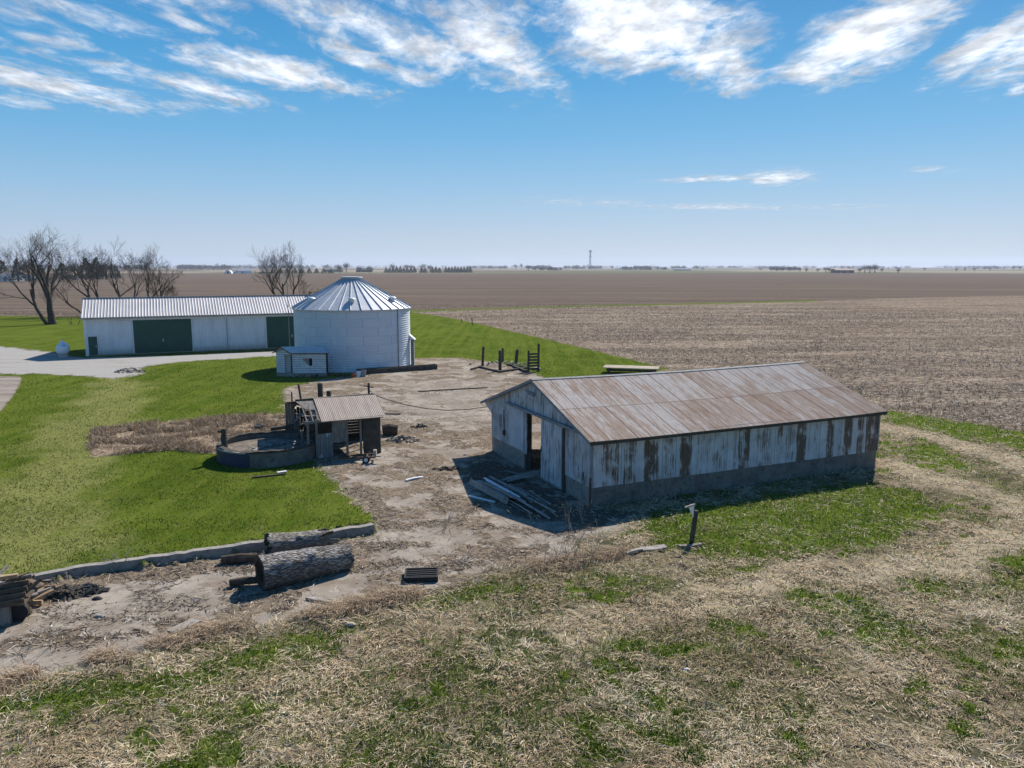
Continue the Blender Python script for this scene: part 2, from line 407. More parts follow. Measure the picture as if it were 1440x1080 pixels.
    v2 = t.xyz(t.vor(t.map(P, rot=(0, 0, 1.3), sc=(1, 2.0, 1)), 1.5, 'F1', 'Color'))[1]
    soil = t.mix(t.mr(t.noise(P, .12, 5, .6), .38, .62), (.095, .07, .054), (.13, .098, .076))
    litter = t.mix(t.mr(t.noise(P, 2.5, 6, .7), .35, .65), (.24, .19, .14), (.36, .295, .225))
    band = t.noise(PF, .16, 6, .6)
    amt = t.mr(band, .35, .65, .54, .74, False)
    lf = t.mr(t.m2('ADD', t.m2('MULTIPLY', v1x, .55), t.m2('MULTIPLY', v2, .45)), t.m2('SUBTRACT', 1.0, amt), t.m2('SUBTRACT', 1.18, amt))
    near = t.mix(lf, soil, litter)
    near = t.mix(t.mr(t.noise(t.map(P, rot=(0, 0, -R(16)), sc=(.12, 1, 1)), .22, 6, .7), .42, .62, .0, .55), near, (.10, .075, .057))
    fieldfar = t.attr('tilled')
    rows = t.noise(t.map(P, rot=(0, 0, -R(12)), sc=(.03, 1, 1)), .16, 8, .8)
    rows2 = t.noise(t.map(P, rot=(0, 0, R(66)), sc=(.03, 1, 1)), .22, 6, .7)
    tl = t.mix(t.mr(rows, .35, .65), (.082, .062, .049), (.135, .104, .083))
    tl = t.mix(t.mr(rows2, .45, .62, 0, .45), tl, (.22, .175, .135))
    tl = t.mix(t.mr(t.noise(P, 1.0, 7, .8), .52, .66, 0, .55), tl, (.25, .205, .165))
    fld = t.mix(fieldfar, near, tl)
    # far quarter sections
    q = t.vor(t.map(P, rot=(0, 0, -R(10)), sc=(.0016, .0042, 0)), 1.0, 'F1', 'Color', .8); qx = t.xyz(q)
    fr = t.mix(t.mr(qx[0], .3, .7), (.13, .10, .08), (.30, .25, .19))
    fr = t.mix(t.mr(qx[1], .72, .78, 0, .8), fr, (.10, .13, .05))
    fld = t.mix(t.attr('remote'), fld, fr)
    K_field = fld
    hb = t.m2('ADD', t.m2('MULTIPLY', t.noise(P, 22, 6, .8), .6), t.m2('MULTIPLY', n2, .6))
    amp = t.m2('SUBTRACT', 1.0, t.m2('MULTIPLY', t.attr('yard'), .55))
    nm = t.bump(t.m2('MULTIPLY', hb, amp), .06, .8)
    def dif(c_):
        q_ = t.n('ShaderNodeBsdfDiffuse'); t.put(q_.inputs[0], c_); t.put(q_.inputs['Normal'], nm); return q_.outputs[0]
    sh = dif(K_rough)
    for k_, c_ in (('lawn', K_lawn), ('bed', K_bed), ('yard', K_yard), ('drive', K_drive), ('road', K_road), ('field', K_field)):
        mx = t.n('ShaderNodeMixShader'); t.put(mx.inputs[0], t.attr(k_)); t.t.links.new(sh, mx.inputs[1]); t.t.links.new(dif(c_), mx.inputs[2]); sh = mx.outputs[0]
    o_ = t.n('ShaderNodeOutputMaterial'); t.t.links.new(sh, o_.inputs[0]); return t.m
M = {}
M['ground'] = ground_material()

def build_ground():
    rr = np.concatenate([[0.5, 3, 6, 8], np.exp(np.linspace(math.log(9.5), math.log(420), 1000)), np.exp(np.linspace(math.log(430), math.log(7800), 110))])
    aa = np.concatenate([np.linspace(-50, 50, 1100), np.linspace(53, 307, 60)])
    A_, R_ = np.meshgrid(np.radians(aa), rr)
    x = (R_ * np.sin(A_)).ravel(); y = (R_ * np.cos(A_)).ravel()
    c = cover(x, y); z = height(x, y, c)
    na, nr = len(aa), len(rr)
    i = np.arange(nr - 1)[:, None]; j = np.arange(na)[None, :]; j2 = (j + 1) % na
    F = np.stack([i * na + j, i * na + j2, (i + 1) * na + j2, (i + 1) * na + j], -1).reshape(-1, 4)
    F = F[:, ::-1]
    rad = np.hypot(x, y)
    # tilled second field beyond the verge line
    p0 = np.array(VERGE[0]); p1 = np.array(VERGE[-1]); d = (p1 - p0) / np.linalg.norm(p1 - p0)
    sidev = (x - p0[0]) * (-d[1]) + (y - p0[1]) * d[0]
    c['tilled'] = sstep(-2, 2, sidev + (vnoise(x * .1, y * .1, 5) - .5) * 6)
    c['remote'] = sstep(-60, 60, rad - 1150 + (vnoise(x * .004, y * .004, 8) - .5) * 100)
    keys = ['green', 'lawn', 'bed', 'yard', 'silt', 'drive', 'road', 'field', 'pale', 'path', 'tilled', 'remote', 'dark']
    V = np.stack([x, y, z], 1)
    cls_names = [('rough_ground', 'rough'), ('lawn', 'lawn'), ('weed_bed', 'bed'), ('farmyard', 'yard'), ('gravel_drive', 'drive'), ('road', 'road'), ('crop_field', 'field')]
    S = np.stack([c[k] for _, k in cls_names], 1); S[:, 0] += .02
    cls = S.argmax(1); fc = cls[F[:, 0]]
    for k, (nm, _) in enumerate(cls_names):
        fs = F[fc == k]
        if len(fs) == 0: continue
        idx, inv = np.unique(fs, return_inverse=True)
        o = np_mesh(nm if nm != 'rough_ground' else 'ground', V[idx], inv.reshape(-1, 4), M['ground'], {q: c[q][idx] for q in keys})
        o.data.shade_smooth()
        tag(o, kind='structure')
build_ground()

# ---------------------------------------------------------------- loose grass, straw, stubble
def blade_mat(name, stops, trans=.25, rough=.8):
    t = NT(name); f = t.attr('rnd')
    r = t.n('ShaderNodeValToRGB'); t.put(r.inputs[0], f)
    cr = r.color_ramp
    while len(cr.elements) > 1: cr.elements.remove(cr.elements[-1])
    cr.elements[0].position = stops[0][0]; cr.elements[0].color = (*stops[0][1], 1)
    for p, q in stops[1:]:
        e = cr.elements.new(p); e.color = (*q, 1)
    return t.out(r.outputs[0], rough, .15, 0, None, trans)
M['straw'] = blade_mat('dry_straw', [(0, (.09, .066, .036)), (.28, (.29, .22, .13)), (.6, (.54, .43, .275)), (.88, (.72, .60, .42)), (1, (.82, .73, .57))], .3)
M['green'] = blade_mat('green_blades', [(0, (.035, .065, .007)), (.45, (.085, .145, .014)), (.8, (.16, .215, .028)), (1, (.40, .38, .14))], .4)
M['lawnb'] = blade_mat('lawn_blades', [(0, (.042, .066, .007)), (.45, (.072, .105, .010)), (.8, (.12, .15, .02)), (1, (.30, .28, .12))], .4)
M['stub'] = blade_mat('corn_litter', [(0, (.10, .072, .052)), (.45, (.22, .165, .118)), (.8, (.40, .325, .25)), (1, (.62, .55, .46))], .1)
M['weed'] = blade_mat('dead_weed', [(0, (.10, .07, .05)), (.5, (.27, .19, .12)), (1, (.48, .38, .27))], .1)
M['twigs'] = blade_mat('pale_twigs', [(0, (.05, .038, .03)), (.35, (.15, .115, .085)), (.65, (.32, .265, .21)), (1, (.56, .50, .43))], .0)
def blades(name, x, y, z, L, W, el0, el1, mat, rnd, label, cat, phi=None):
    n = len(x)
    if phi is None: phi = rng.uniform(0, 2 * np.pi, n)
    dx, dy = np.cos(phi), np.sin(phi)
    turn = phi + rng.normal(0, .22, n); ex, ey = np.cos(turn), np.sin(turn)
    b = np.stack([x, y, z], 1)
    m = b + np.stack([dx * np.cos(el0), dy * np.cos(el0), np.sin(el0)], 1) * (L * .5)[:, None]
    t = m + np.stack([ex * np.cos(el1), ey * np.cos(el1), np.sin(el1)], 1) * (L * .5)[:, None]
    tw = rng.uniform(-.8, .8, n)
    s = np.stack([-dy * np.cos(tw), dx * np.cos(tw), np.sin(tw)], 1) * (W * .5)[:, None]
    V = np.empty((n, 6, 3)); V[:, 0] = b - s; V[:, 1] = b + s; V[:, 2] = m - s; V[:, 3] = m + s; V[:, 4] = t - s * .35; V[:, 5] = t + s * .35
    k = np.arange(n)[:, None] * 6
    F = np.concatenate([k + np.array([[0, 1, 3, 2]]), k + np.array([[2, 3, 5, 4]])], 0)
    o = np_mesh(name, V.reshape(-1, 3), F, mat, {'rnd': np.repeat(rnd, 6)})
    tag(o, label, cat, kind='stuff'); return o
def scatter(N, r0, r1, p, half=44):
    """N points, density falling as r^-p per unit area"""
    u = rng.random(N); q = 2 - p
    r = (r0 ** q + u * (r1 ** q - r0 ** q)) ** (1 / q) if abs(q) > 1e-6 else r0 * (r1 / r0) ** u
    a = np.radians(rng.uniform(-half, half, N))
    return r * np.sin(a), r * np.cos(a), r
def clump(x, y, s, seed): return fbm(x * s, y * s, seed, 3)
# dry grass
x, y, r = scatter(560000, 12.0, 62.0, 2.3)
c = cover(x, y)
patch = clump(x, y, 1.6, 91)
keep = rng.random(len(x)) < (c['rough'] * (1 - .80 * c['green']) * np.clip(.16 + 1.5 * sstep(.40, .58, patch), 0, 1) + .05 * c['silt'] + .25 * c['bed'])
x, y, r = x[keep], y[keep], r[keep]; c = {k: v[keep] for k, v in c.items()}
z = height(x, y, c) + .004; n = len(x)
lie = clump(x, y, .5, 97) * 9 + rng.normal(0, 1.0, n)
L = rng.uniform(.08, .25, n) * (1 + r / 60); W = rng.uniform(.006, .014, n) * (1 + r / 35)
e0 = np.abs(rng.normal(.22, .26, n)); e1 = e0 - rng.uniform(.1, .7, n); e1 = np.where(L * .5 * (np.sin(e0) + np.sin(e1)) < 0.005, -np.abs(e0) * .4, e1)
rv = np.clip(rng.normal(.56, .22, n) + (clump(x, y, .45, 99) - .5) * .7 + .12 * c['path'], 0, 1)
blades('dry_grass', x, y, z, L, W, e0, e1, M['straw'], rv, 'matted dry straw-coloured grass covering the rough ground', 'dry grass', lie)
# green tufts
x, y, r = scatter(560000, 12.0, 60.0, 2.2)
c = cover(x, y); g2 = clump(x, y, 3.0, 101)
keep = rng.random(len(x)) < np.clip(c['green'] * 1.15, 0, 1) * sstep(.24, .62, g2 + .12 * c['green']) + .05 * c['rough']
x, y, r = x[keep], y[keep], r[keep]; c = {k: v[keep] for k, v in c.items()}; n = len(x)
z = height(x, y, c)
L = rng.uniform(.04, .12, n) * (1 + r / 60); W = rng.uniform(.007, .014, n) * (1 + r / 40)
e0 = rng.uniform(.5, 1.4, n); e1 = e0 - rng.uniform(.1, .8, n)
blades('green_grass', x, y, z, L, W, e0, e1, M['green'], np.clip(rng.normal(.5, .25, n) + (clump(x, y, .5, 103) - .5) * .7, 0, 1), 'fresh green grass tufts coming up through the dry grass', 'grass')
# lawn blades
x, y, r = scatter(420000, 19.0, 130.0, 2.0, 44)
c = cover(x, y); keep = rng.random(len(x)) < c['lawn'] * (1 - sstep(50, 125, r)) * (.35 + .65 * sstep(.3, .6, clump(x, y, .7, 121)))
x, y, r = x[keep], y[keep], r[keep]; c = {k: v[keep] for k, v in c.items()}; n = len(x)
z = height(x, y, c)
L = rng.uniform(.025, .055, n) * (1 + r / 60); W = rng.uniform(.010, .018, n) * (1 + r / 40)
e0 = rng.uniform(.5, 1.4, n); e1 = e0 - rng.uniform(.1, .6, n)
blades('lawn_grass', x, y, z, L, W, e0, e1, M['lawnb'], np.clip(rng.normal(.42, .2, n) + (clump(x, y, .3, 105) - .5) * .5 + .35 * c['pale'] * (rng.random(n) < .6), 0, 1), 'short mown green grass of the lawn', 'grass')
# corn litter
x, y, r = scatter(330000, 38.0, 190.0, 2.0, 46)
c = cover(x, y); keep = (rng.random(len(x)) < c['field'] * (.15 + 1.4 * sstep(.36, .62, clump(x * .25, y, .22, 107))))
x, y, r = x[keep], y[keep], r[keep]; c = {k: v[keep] for k, v in c.items()}; n = len(x)
z = height(x, y, c) + .01
L = rng.uniform(.10, .32, n) * (1 + r / 200); W = rng.uniform(.018, .04, n) * (1 + r / 200)
up = rng.random(n) < .25
e0 = np.where(up, rng.uniform(.6, 1.3, n), np.abs(rng.normal(.15, .15, n))); e1 = e0 - rng.uniform(.05, .5, n)
blades('corn_stubble', x, y, z, L, W, e0, e1, M['stub'], np.clip(rng.normal(.5, .27, n), 0, 1), 'pale corn stalk litter and stubble strewn over the brown field', 'stubble')
# weed bed growth
bp = np.array(P_bed); x = rng.uniform(bp[:, 0].min(), bp[:, 0].max(), 90000); y = rng.uniform(bp[:, 1].min(), bp[:, 1].max(), 90000)
c = cover(x, y); keep = (rng.random(len(x)) < c['bed'] * sstep(.35, .6, clump(x, y, 1.0, 111))); x, y = x[keep], y[keep]; n = len(x)
z = height(x, y); L = rng.uniform(.15, .45, n); W = rng.uniform(.012, .03, n); e0 = rng.uniform(.2, 1.3, n)
blades('dead_weed_bed', x, y, z, L, W, e0, e0 - rng.uniform(0, .9, n), M['weed'], np.clip(rng.normal(.55, .22, n), 0, 1), 'dead brown weeds filling the old bed beside the ring', 'weeds')
# rank fringe of long dry grass along the slab edge
edge = GP([(-60, 985), (60, 945), (160, 925), (250, 902), (330, 884), (420, 868), (480, 858), (560, 842), (620, 832), (700, 806), (780, 795), (850, 780), (930, 772)])
ex, ey = [], []
for a, b in zip(edge[:-1], edge[1:]):
    ln = math.hypot(b[0] - a[0], b[1] - a[1]); k = int(ln * 1100); tt = rng.random(k)
    ex.append(a[0] + (b[0] - a[0]) * tt + rng.normal(0, .22, k)); ey.append(a[1] + (b[1] - a[1]) * tt + rng.normal(0, .25, k))
x = np.concatenate(ex); y = np.concatenate(ey); keep = rng.random(len(x)) < sstep(.38, .58, clump(x, y, .9, 113)); x, y = x[keep], y[keep]; n = len(x)
L = rng.uniform(.15, .55, n); e0 = rng.uniform(.3, 1.2, n)
blades('long_dry_grass', x, y, height(x, y), L, rng.uniform(.006, .014, n), e0, e0 - rng.uniform(.4, 1.2, n), M['weed'], np.clip(rng.normal(.7, .2, n), 0, 1), 'long bleached dry grass fringing the edge of the concrete yard', 'dry grass', rng.normal(-2.4, .9, n))
# sticks, leaves, wood chips on the yard
x, y, r = scatter(260000, 17.0, 80.0, 1.9, 40)
c = cover(x, y); keep = rng.random(len(x)) < (c['silt'] * sstep(.46, .64, clump(x, y, 1.1, 117)) * .45 + .8 * c['crack'] + c['yard'] * .025)
x, y = x[keep], y[keep]; n = len(x)
e0 = np.abs(rng.normal(.1, .15, n))
blades('wood_litter', x, y, height(x, y) + .012, rng.uniform(.05, .30, n), rng.uniform(.008, .030, n), e0, -e0 * .5, M['twigs'], np.clip(rng.normal(.28, .32, n), 0, 1), 'bark chips, sticks and dead leaves littering the farmyard', 'litter')

# ---------------------------------------------------------------- camera
cd = bpy.data.cameras.new('camera'); cam = bpy.data.objects.new('camera', cd); col.objects.link(cam)
cam.location = (0, 0, CAMH); cam.rotation_euler = (math.pi / 2 - TH, 0, 0)
cd.sensor_width = 36; cd.sensor_fit = 'HORIZONTAL'; cd.lens = FPX / 1440 * 36
cd.clip_start = .2; cd.clip_end = 30000
scn.camera = cam

# ---------------------------------------------------------------- sun and sky
SAZ, SEL = R(28.4), R(41.3)
sd = Vector((math.sin(SAZ) * math.cos(SEL), math.cos(SAZ) * math.cos(SEL), math.sin(SEL)))
sl = bpy.data.lights.new('sun', 'SUN'); sl.energy = 5.0; sl.angle = R(.53); sl.color = (1.0, .94, .86)
so_ = bpy.data.objects.new('sun', sl); col.objects.link(so_); so_.rotation_euler = sd.to_track_quat('Z', 'Y').to_euler(); so_.location = (20, 40, 60)
w = bpy.data.worlds.new('World'); scn.world = w; w.use_nodes = True
t = NT('', world=w)
sky = t.n('ShaderNodeTexSky', sky_type='NISHITA'); sky.sun_disc = False
sky.sun_elevation = SEL; sky.sun_rotation = SAZ; sky.altitude = 200; sky.air_density = 1.0; sky.dust_density = .6; sky.ozone_density = 3.0
D = t.coord('Generated'); d = t.xyz(D)
yy = t.m2('MAXIMUM', d[1], .02)
UV = t.comb(t.m2('DIVIDE', d[0], yy), t.m2('DIVIDE', d[2], yy), 0)
def uv(px, py):
    X = (px - 720) / FPX; Y = (540 - py) / FPX
    a, b, c_ = X, CT + Y * ST, -ST + Y * CT
    return a / b, c_ / b
BL = [ # px, py, long half axis, short half axis, tilt (down to the right), strength
 (900, 36, 150, 60, 8, 1.35), (1000, 78, 72, 36, 24, 1.05), (1225, 50, 112, 44, -26, 1.3), (1150, 98, 60, 22, -10, 1.0), (1385, 62, 80, 22, -32, 1.15),
 (690, 62, 100, 44, 38, .95), (560, 52, 190, 26, 22, .95), (430, 20, 90, 26, 20, .7), (640, 20, 120, 20, 10, .75), (385, 98, 150, 21, 12, 1.05), (300, 126, 95, 12, 14, .95),
 (90, 60, 130, 9, 12, .6), (200, 118, 110, 8, 16, .6), (340, 40, 90, 12, 22, .6), (500, 80, 90, 14, 24, .75), (75, 118, 150, 20, 12, .85), (165, 92, 60, 15, 8, .75), (50, 68, 120, 13, 12, .62), (150, 26, 180, 18, 15, .62), (258, 32, 62, 8, 17, .8),
 (575, 108, 62, 13, 2, .72), (255, 147, 60, 8, 3, .6), (20, 24, 110, 14, 12, .5), (20, 142, 60, 9, 8, .6),
 (1098, 249, 48, 11, -2, 1.0), (1010, 251, 95, 5, -2, .8), (1010, 291, 110, 5, 0, .7), (1180, 291, 120, 4, 0, .5), (1310, 238, 50, 5, 0, .5), (1432, 126, 22, 10, -8, .9), (830, 284, 90, 7, 3, .45),
 (1500, 30, 140, 40, -30, 1.2), (900, -160, 700, 90, 0, 1.1), (100, -60, 260, 50, 12, .8)]
acc = None
for px, py, a, b, ang, s in BL:
    u0, v0 = uv(px, py)
    mp = t.map(UV, (u0, v0, 0), (0, 0, -R(ang)), (a * 1.25 / FPX, b * 1.25 / FPX, 1), 'TEXTURE')
    ln = t.n('ShaderNodeVectorMath', operation='LENGTH'); t.put(ln.inputs[0], mp)
    v = t.mr(ln.outputs['Value'], 1.35, 0.15, 0.0, s)
    acc = v if acc is None else t.m2('MAXIMUM', acc, v)
zz = t.m2('MAXIMUM', d[2], .02)
PL = t.comb(t.m2('DIVIDE', d[0], zz), t.m2('DIVIDE', d[1], zz), 0)
# streaks run away from the viewer in the cloud layer
na = t.noise(t.map(PL, rot=(0, 0, R(6)), sc=(1, .55, 1)), 3.0, 10, .64, .7)
nb = t.noise(t.map(PL, rot=(0, 0, R(-24)), sc=(1, .5, 1)), 13.0, 8, .68, .5)
nn = t.m2('ADD', t.m2('MULTIPLY', na, .66), t.m2('MULTIPLY', nb, .34))
dens = t.m2('ADD', acc, t.m2('MULTIPLY', t.m2('SUBTRACT', nn, .5), 4.2))
cl = t.mr(dens, .16, 1.3, 0, 1.0)
cl = t.m2('MULTIPLY', cl, t.mr(acc, .04, .30))
cl = t.m2('MULTIPLY', cl, t.mr(d[1], .0, .1))
rmp = t.n('ShaderNodeValToRGB'); t.put(rmp.inputs[0], d[2]); cr = rmp.color_ramp
SK = [(0, (.54, .62, .73)), (.045, (.42, .57, .74)), (.10, (.265, .51, .76)), (.157, (.14, .435, .75)), (.225, (.06, .355, .70)), (.31, (.025, .265, .61)), (.6, (.03, .18, .48)), (1, (.03, .14, .40))]
while len(cr.elements) < len(SK): cr.elements.new(.5)
for e, (p_, c_) in zip(cr.elements, SK): e.position = p_; e.color = (*c_, 1)
skc = t.n('ShaderNodeVectorMath', operation='SCALE'); t.put(skc.inputs[0], rmp.outputs[0]); skc.inputs['Scale'].default_value = 6.5
skm = t.mix(.92, sky.outputs[0], skc.outputs[0])
hs = t.n('ShaderNodeHueSaturation'); t.put(hs.inputs['Color'], skm); hs.inputs['Saturation'].default_value = 1.0; hs.inputs['Hue'].default_value = .5; hs.inputs['Value'].default_value = 1.0
shade = t.mr(t.noise(t.map(PL, rot=(0, 0, R(10)), sc=(1, .5, 1)), 6.0, 6, .6), .32, .68, .60, 1.15)
bright = t.mr(acc, .4, 1.4, 5.6, 8.6)
cm = t.n('ShaderNodeVectorMath', operation='SCALE'); cm.inputs[0].default_value = (.93, .97, 1.04)
t.put(cm.inputs['Scale'], t.m2('MULTIPLY', bright, shade))
sc_ = t.mix(t.m2('MULTIPLY', cl, .93), hs.outputs[0], cm.outputs[0])
bg = t.n('ShaderNodeBackground'); t.put(bg.inputs[0], sc_); bg.inputs[1].default_value = .10
ow = t.n('ShaderNodeOutputWorld'); t.t.links.new(bg.outputs[0], ow.inputs[0])
scn.view_settings.view_transform = 'Standard'; scn.view_settings.look = 'None'; scn.view_settings.gamma = 1; scn.view_settings.exposure = 0.58
scn.cycles.max_bounces = 4; scn.cycles.diffuse_bounces = 2; scn.cycles.glossy_bounces = 2; scn.cycles.volume_bounces = 0; scn.cycles.transmission_bounces = 2
scn.render.resolution_x = 1024; scn.render.resolution_y = 768

# ---------------------------------------------------------------- air
hz = MB().box(-8600, 8600, -8600, 8600, -1.2, 92).build('haze', None or M['ground'])
hz.data.materials.clear()
t = NT('haze_air'); pv = t.n('ShaderNodeVolumePrincipled'); pv.inputs['Color'].default_value = (.72, .82, 1.0, 1); pv.inputs['Density'].default_value = .00011; pv.inputs['Anisotropy'].default_value = .2
oo = t.n('ShaderNodeOutputMaterial'); t.t.links.new(pv.outputs[0], oo.inputs['Volume']); hz.data.materials.append(t.m)
tag(hz, 'thin pale haze lying over the far fields', 'haze', kind='stuff')

# ---------------------------------------------------------------- materials
def mat_barn_siding():
    t = NT('weathered_white_siding'); o = t.coord(); q = t.xyz(o)
    col_n = t.wn(t.m2('FLOOR', t.m2('MULTIPLY', t.m2('ADD', q[0], q[1]), 1 / .66)), '1D')
    base = t.mix(t.mr(t.noise(o, 1.2, 6, .6), .35, .65), (.44, .46, .48), (.57, .59, .61))
    base = t.mix(t.m2('MULTIPLY', col_n, .30), base, (.34, .37, .41))
    fn = t.noise(t.map(o, sc=(24, 24, .8)), 1.0, 8, .74, .1)
    fine = t.noise(t.map(o, sc=(32, 32, 1.2)), 1.0, 6, .75)
    blot = t.noise(t.map(o, sc=(3.2, 3.2, 1.4)), 1.0, 6, .65, .5)
    st = t.m2('MULTIPLY', t.attr('stain'), t.mr(t.noise(t.map(o, sc=(1.7, 1.7, 1.5), loc=(3, 0, 7)), 1.0, 4, .6), .3, .62, .45, 1.12))
    m = t.m2('ADD', t.m2('ADD', t.m2('MULTIPLY', fn, 1.35), t.m2('MULTIPLY', blot, .72)), t.m2('MULTIPLY', t.m2('SUBTRACT', st, .82), .46))
    mk = t.mr(t.m2('ADD', m, t.m2('MULTIPLY', t.m2('SUBTRACT', fine, .5), .25)), .86, 1.0, 0, .92)
    mk2 = t.mr(t.m2('ADD', m, t.m2('MULTIPLY', fine, .2)), .85, .98, 0, .45)
    brown = t.mix(t.mr(fine, .35, .65), (.045, .030, .018), (.15, .098, .058))
    c = t.mix(mk2, base, (.26, .20, .15)); c = t.mix(mk, c, brown)
    seam = t.mr(t.m2('ABSOLUTE', t.m2('SUBTRACT', t.m2('FRACT', t.m2('MULTIPLY', t.m2('ADD', q[0], q[1]), 1 / .66)), .5)), .478, .492, 0, .6)
    c = t.mix(seam, c, (.10, .10, .10))
    return t.out(c, .7, .25, 0, t.bump(fn, .01, .4))
def mat_barn_roof():
    t = NT('rusty_corrugated_roof'); o = t.coord(); q = t.xyz(o)
    sh = t.m2('FLOOR', t.m2('MULTIPLY', q[0], 1 / .66)); half = t.m2('GREATER_THAN', q[1], 2.35)
    r1 = t.wn(t.comb(sh, half, 3)); r2 = t.wn(t.comb(sh, half, 8))
    big = t.noise(t.map(o, sc=(.33, .30, .3)), 1.0, 5, .6)
    strk = t.noise(t.map(o, sc=(7, .55, .55)), 1.0, 8, .7, .3)
    fine = t.noise(t.map(o, sc=(22, 1.8, 1.8)), 1.0, 6, .75)
    galv = t.mix(t.mr(fine, .35, .65), (.32, .285, .26), (.46, .42, .385))
    rust = t.mix(t.mr(fine, .38, .62), (.235, .158, .112), (.33, .248, .195))
    m = t.m2('ADD', t.m2('ADD', t.m2('MULTIPLY', r1, .16), t.m2('MULTIPLY', strk, 1.05)), t.m2('MULTIPLY', big, .55))
    m = t.m2('ADD', m, t.m2('MULTIPLY', t.m2('SUBTRACT', 1.0, half), .06))
    m = t.m2('ADD', m, t.m2('MULTIPLY', t.m2('SUBTRACT', t.noise(t.map(o, sc=(2.2, .9, 1)), 1.0, 6, .7, .6), .45), .5))
    c = t.mix(t.mr(m, .84, 1.0, 0, .95), galv, rust)
    c = t.mix(t.mr(m, 1.05, 1.2, 0, .7), c, (.18, .10, .06))
    c = t.mix(t.mr(t.noise(t.map(o, sc=(9, .35, .35), loc=(5, 0, 0)), 1.0, 7, .75), .62, .72, 0, .75), c, (.56, .52, .47))
    c = t.mix(t.m2('MULTIPLY', t.mr(r2, .8, .98), .12), c, (.56, .50, .45))
    fx = t.m2('FRACT', t.m2('MULTIPLY', q[0], 1 / .66))
    c = t.mix(t.m2('MULTIPLY', t.mr(fx, .90, .95), t.mr(r2, .2, .6, .45, .95)), c, (.12, .075, .05))
    lap = t.mr(t.m2('ABSOLUTE', t.m2('SUBTRACT', q[1], 2.35)), .015, .05, .65, 0)
    c = t.mix(lap, c, (.14, .085, .06))
    return t.out(c, .85, .15, 0)
M['siding'] = mat_barn_siding(); M['rroof'] = mat_barn_roof()
M['conc'] = simple('aged_concrete', (.30, .28, .25), (.22, .205, .185), 2.2, .9, .1, bump=.01, dark=(.12, .11, .095), darkamt=.7)
M['concdark'] = simple('stained_concrete', (.19, .18, .16), (.125, .115, .10), 1.6, .9, .1, bump=.01, dark=(.07, .065, .06), darkamt=.75)
M['trim'] = simple('dirty_trim', (.26, .27, .28), (.17, .17, .17), 5, .8)
M['darkwood'] = simple('dark_old_wood', (.085, .075, .062), (.05, .044, .038), 3, .9, .1, bump=.008, stretch=(1, 1, 1))
M['greywood'] = simple('silvered_wood', (.27, .245, .22), (.17, .15, .13), 2.5, .9, .1, bump=.006, dark=(.07, .06, .05), darkamt=.6, stretch=(3, 3, 1))
M['board'] = simple('weathered_board', (.36, .33, .295), (.25, .225, .20), 3, .9, .1, dark=(.10, .09, .075), darkamt=.6)
M['palewood'] = simple('split_pale_wood', (.42, .30, .19), (.30, .20, .12), 6, .85, .1, dark=(.10, .07, .045), darkamt=.6)
M['black'] = simple('black_metal', (.02, .02, .022), (.035, .034, .033), 10, .6)  # plain near-black colour
M['steel'] = simple('galvanised_steel', (.50, .52, .55), (.40, .42, .45), 1.5, .45, .5, .55)
M['white'] = simple('white_paint', (.74, .75, .75), (.64, .65, .66), 2.0, .5, .3, dark=(.40, .38, .35), darkamt=.3)
t = NT('white_ribbed_wall'); o_ = t.coord(); q_ = t.xyz(o_)
c_ = t.mix(t.mr(t.noise(t.map(o_, sc=(1, 1, .3)), 1.3, 6, .65), .35, .7), (.68, .70, .72), (.56, .58, .60))
sp_ = t.mr(t.m2('ADD', q_[2], t.m2('MULTIPLY', t.noise(t.map(o_, sc=(3, 3, 1)), 1.5, 6, .7), -1.1)), -.45, .35, .75, 0)
c_ = t.mix(sp_, c_, (.36, .32, .27)); M['whitewall'] = t.out(c_, .55, .3)
M['whitewall_'] = simple('white_metal_panel', (.66, .69, .71), (.60, .63, .66), 1.0, .55, .3)
M['green_door'] = simple('dark_green_door', (.012, .062, .045), (.017, .078, .055), 1.0, .55, .3)
M['darkgap'] = simple('dark_interior', (.015, .015, .015), (.03, .028, .025), 3, 1)
M['blue'] = simple('blue_sheet_metal', (.016, .030, .075), (.012, .022, .05), 2, .55, .35, dark=(.05, .045, .04), darkamt=.4)
M['rubber'] = simple('black_rubber', (.02, .02, .02), (.03, .03, .03), 8, .8)
M['rim'] = simple('white_rim', (.7, .7, .7), (.6, .6, .6), 8, .5)
M['glass'] = simple('dim_glass', (.03, .035, .04), (.05, .055, .06), 2, .15, .6)
M['rustiron'] = simple('rusty_iron', (.12, .07, .045), (.07, .045, .03), 8, .8, .3, .3)
M['orange'] = simple('orange_paint', (.45, .10, .03), (.35, .08, .03), 4, .6)

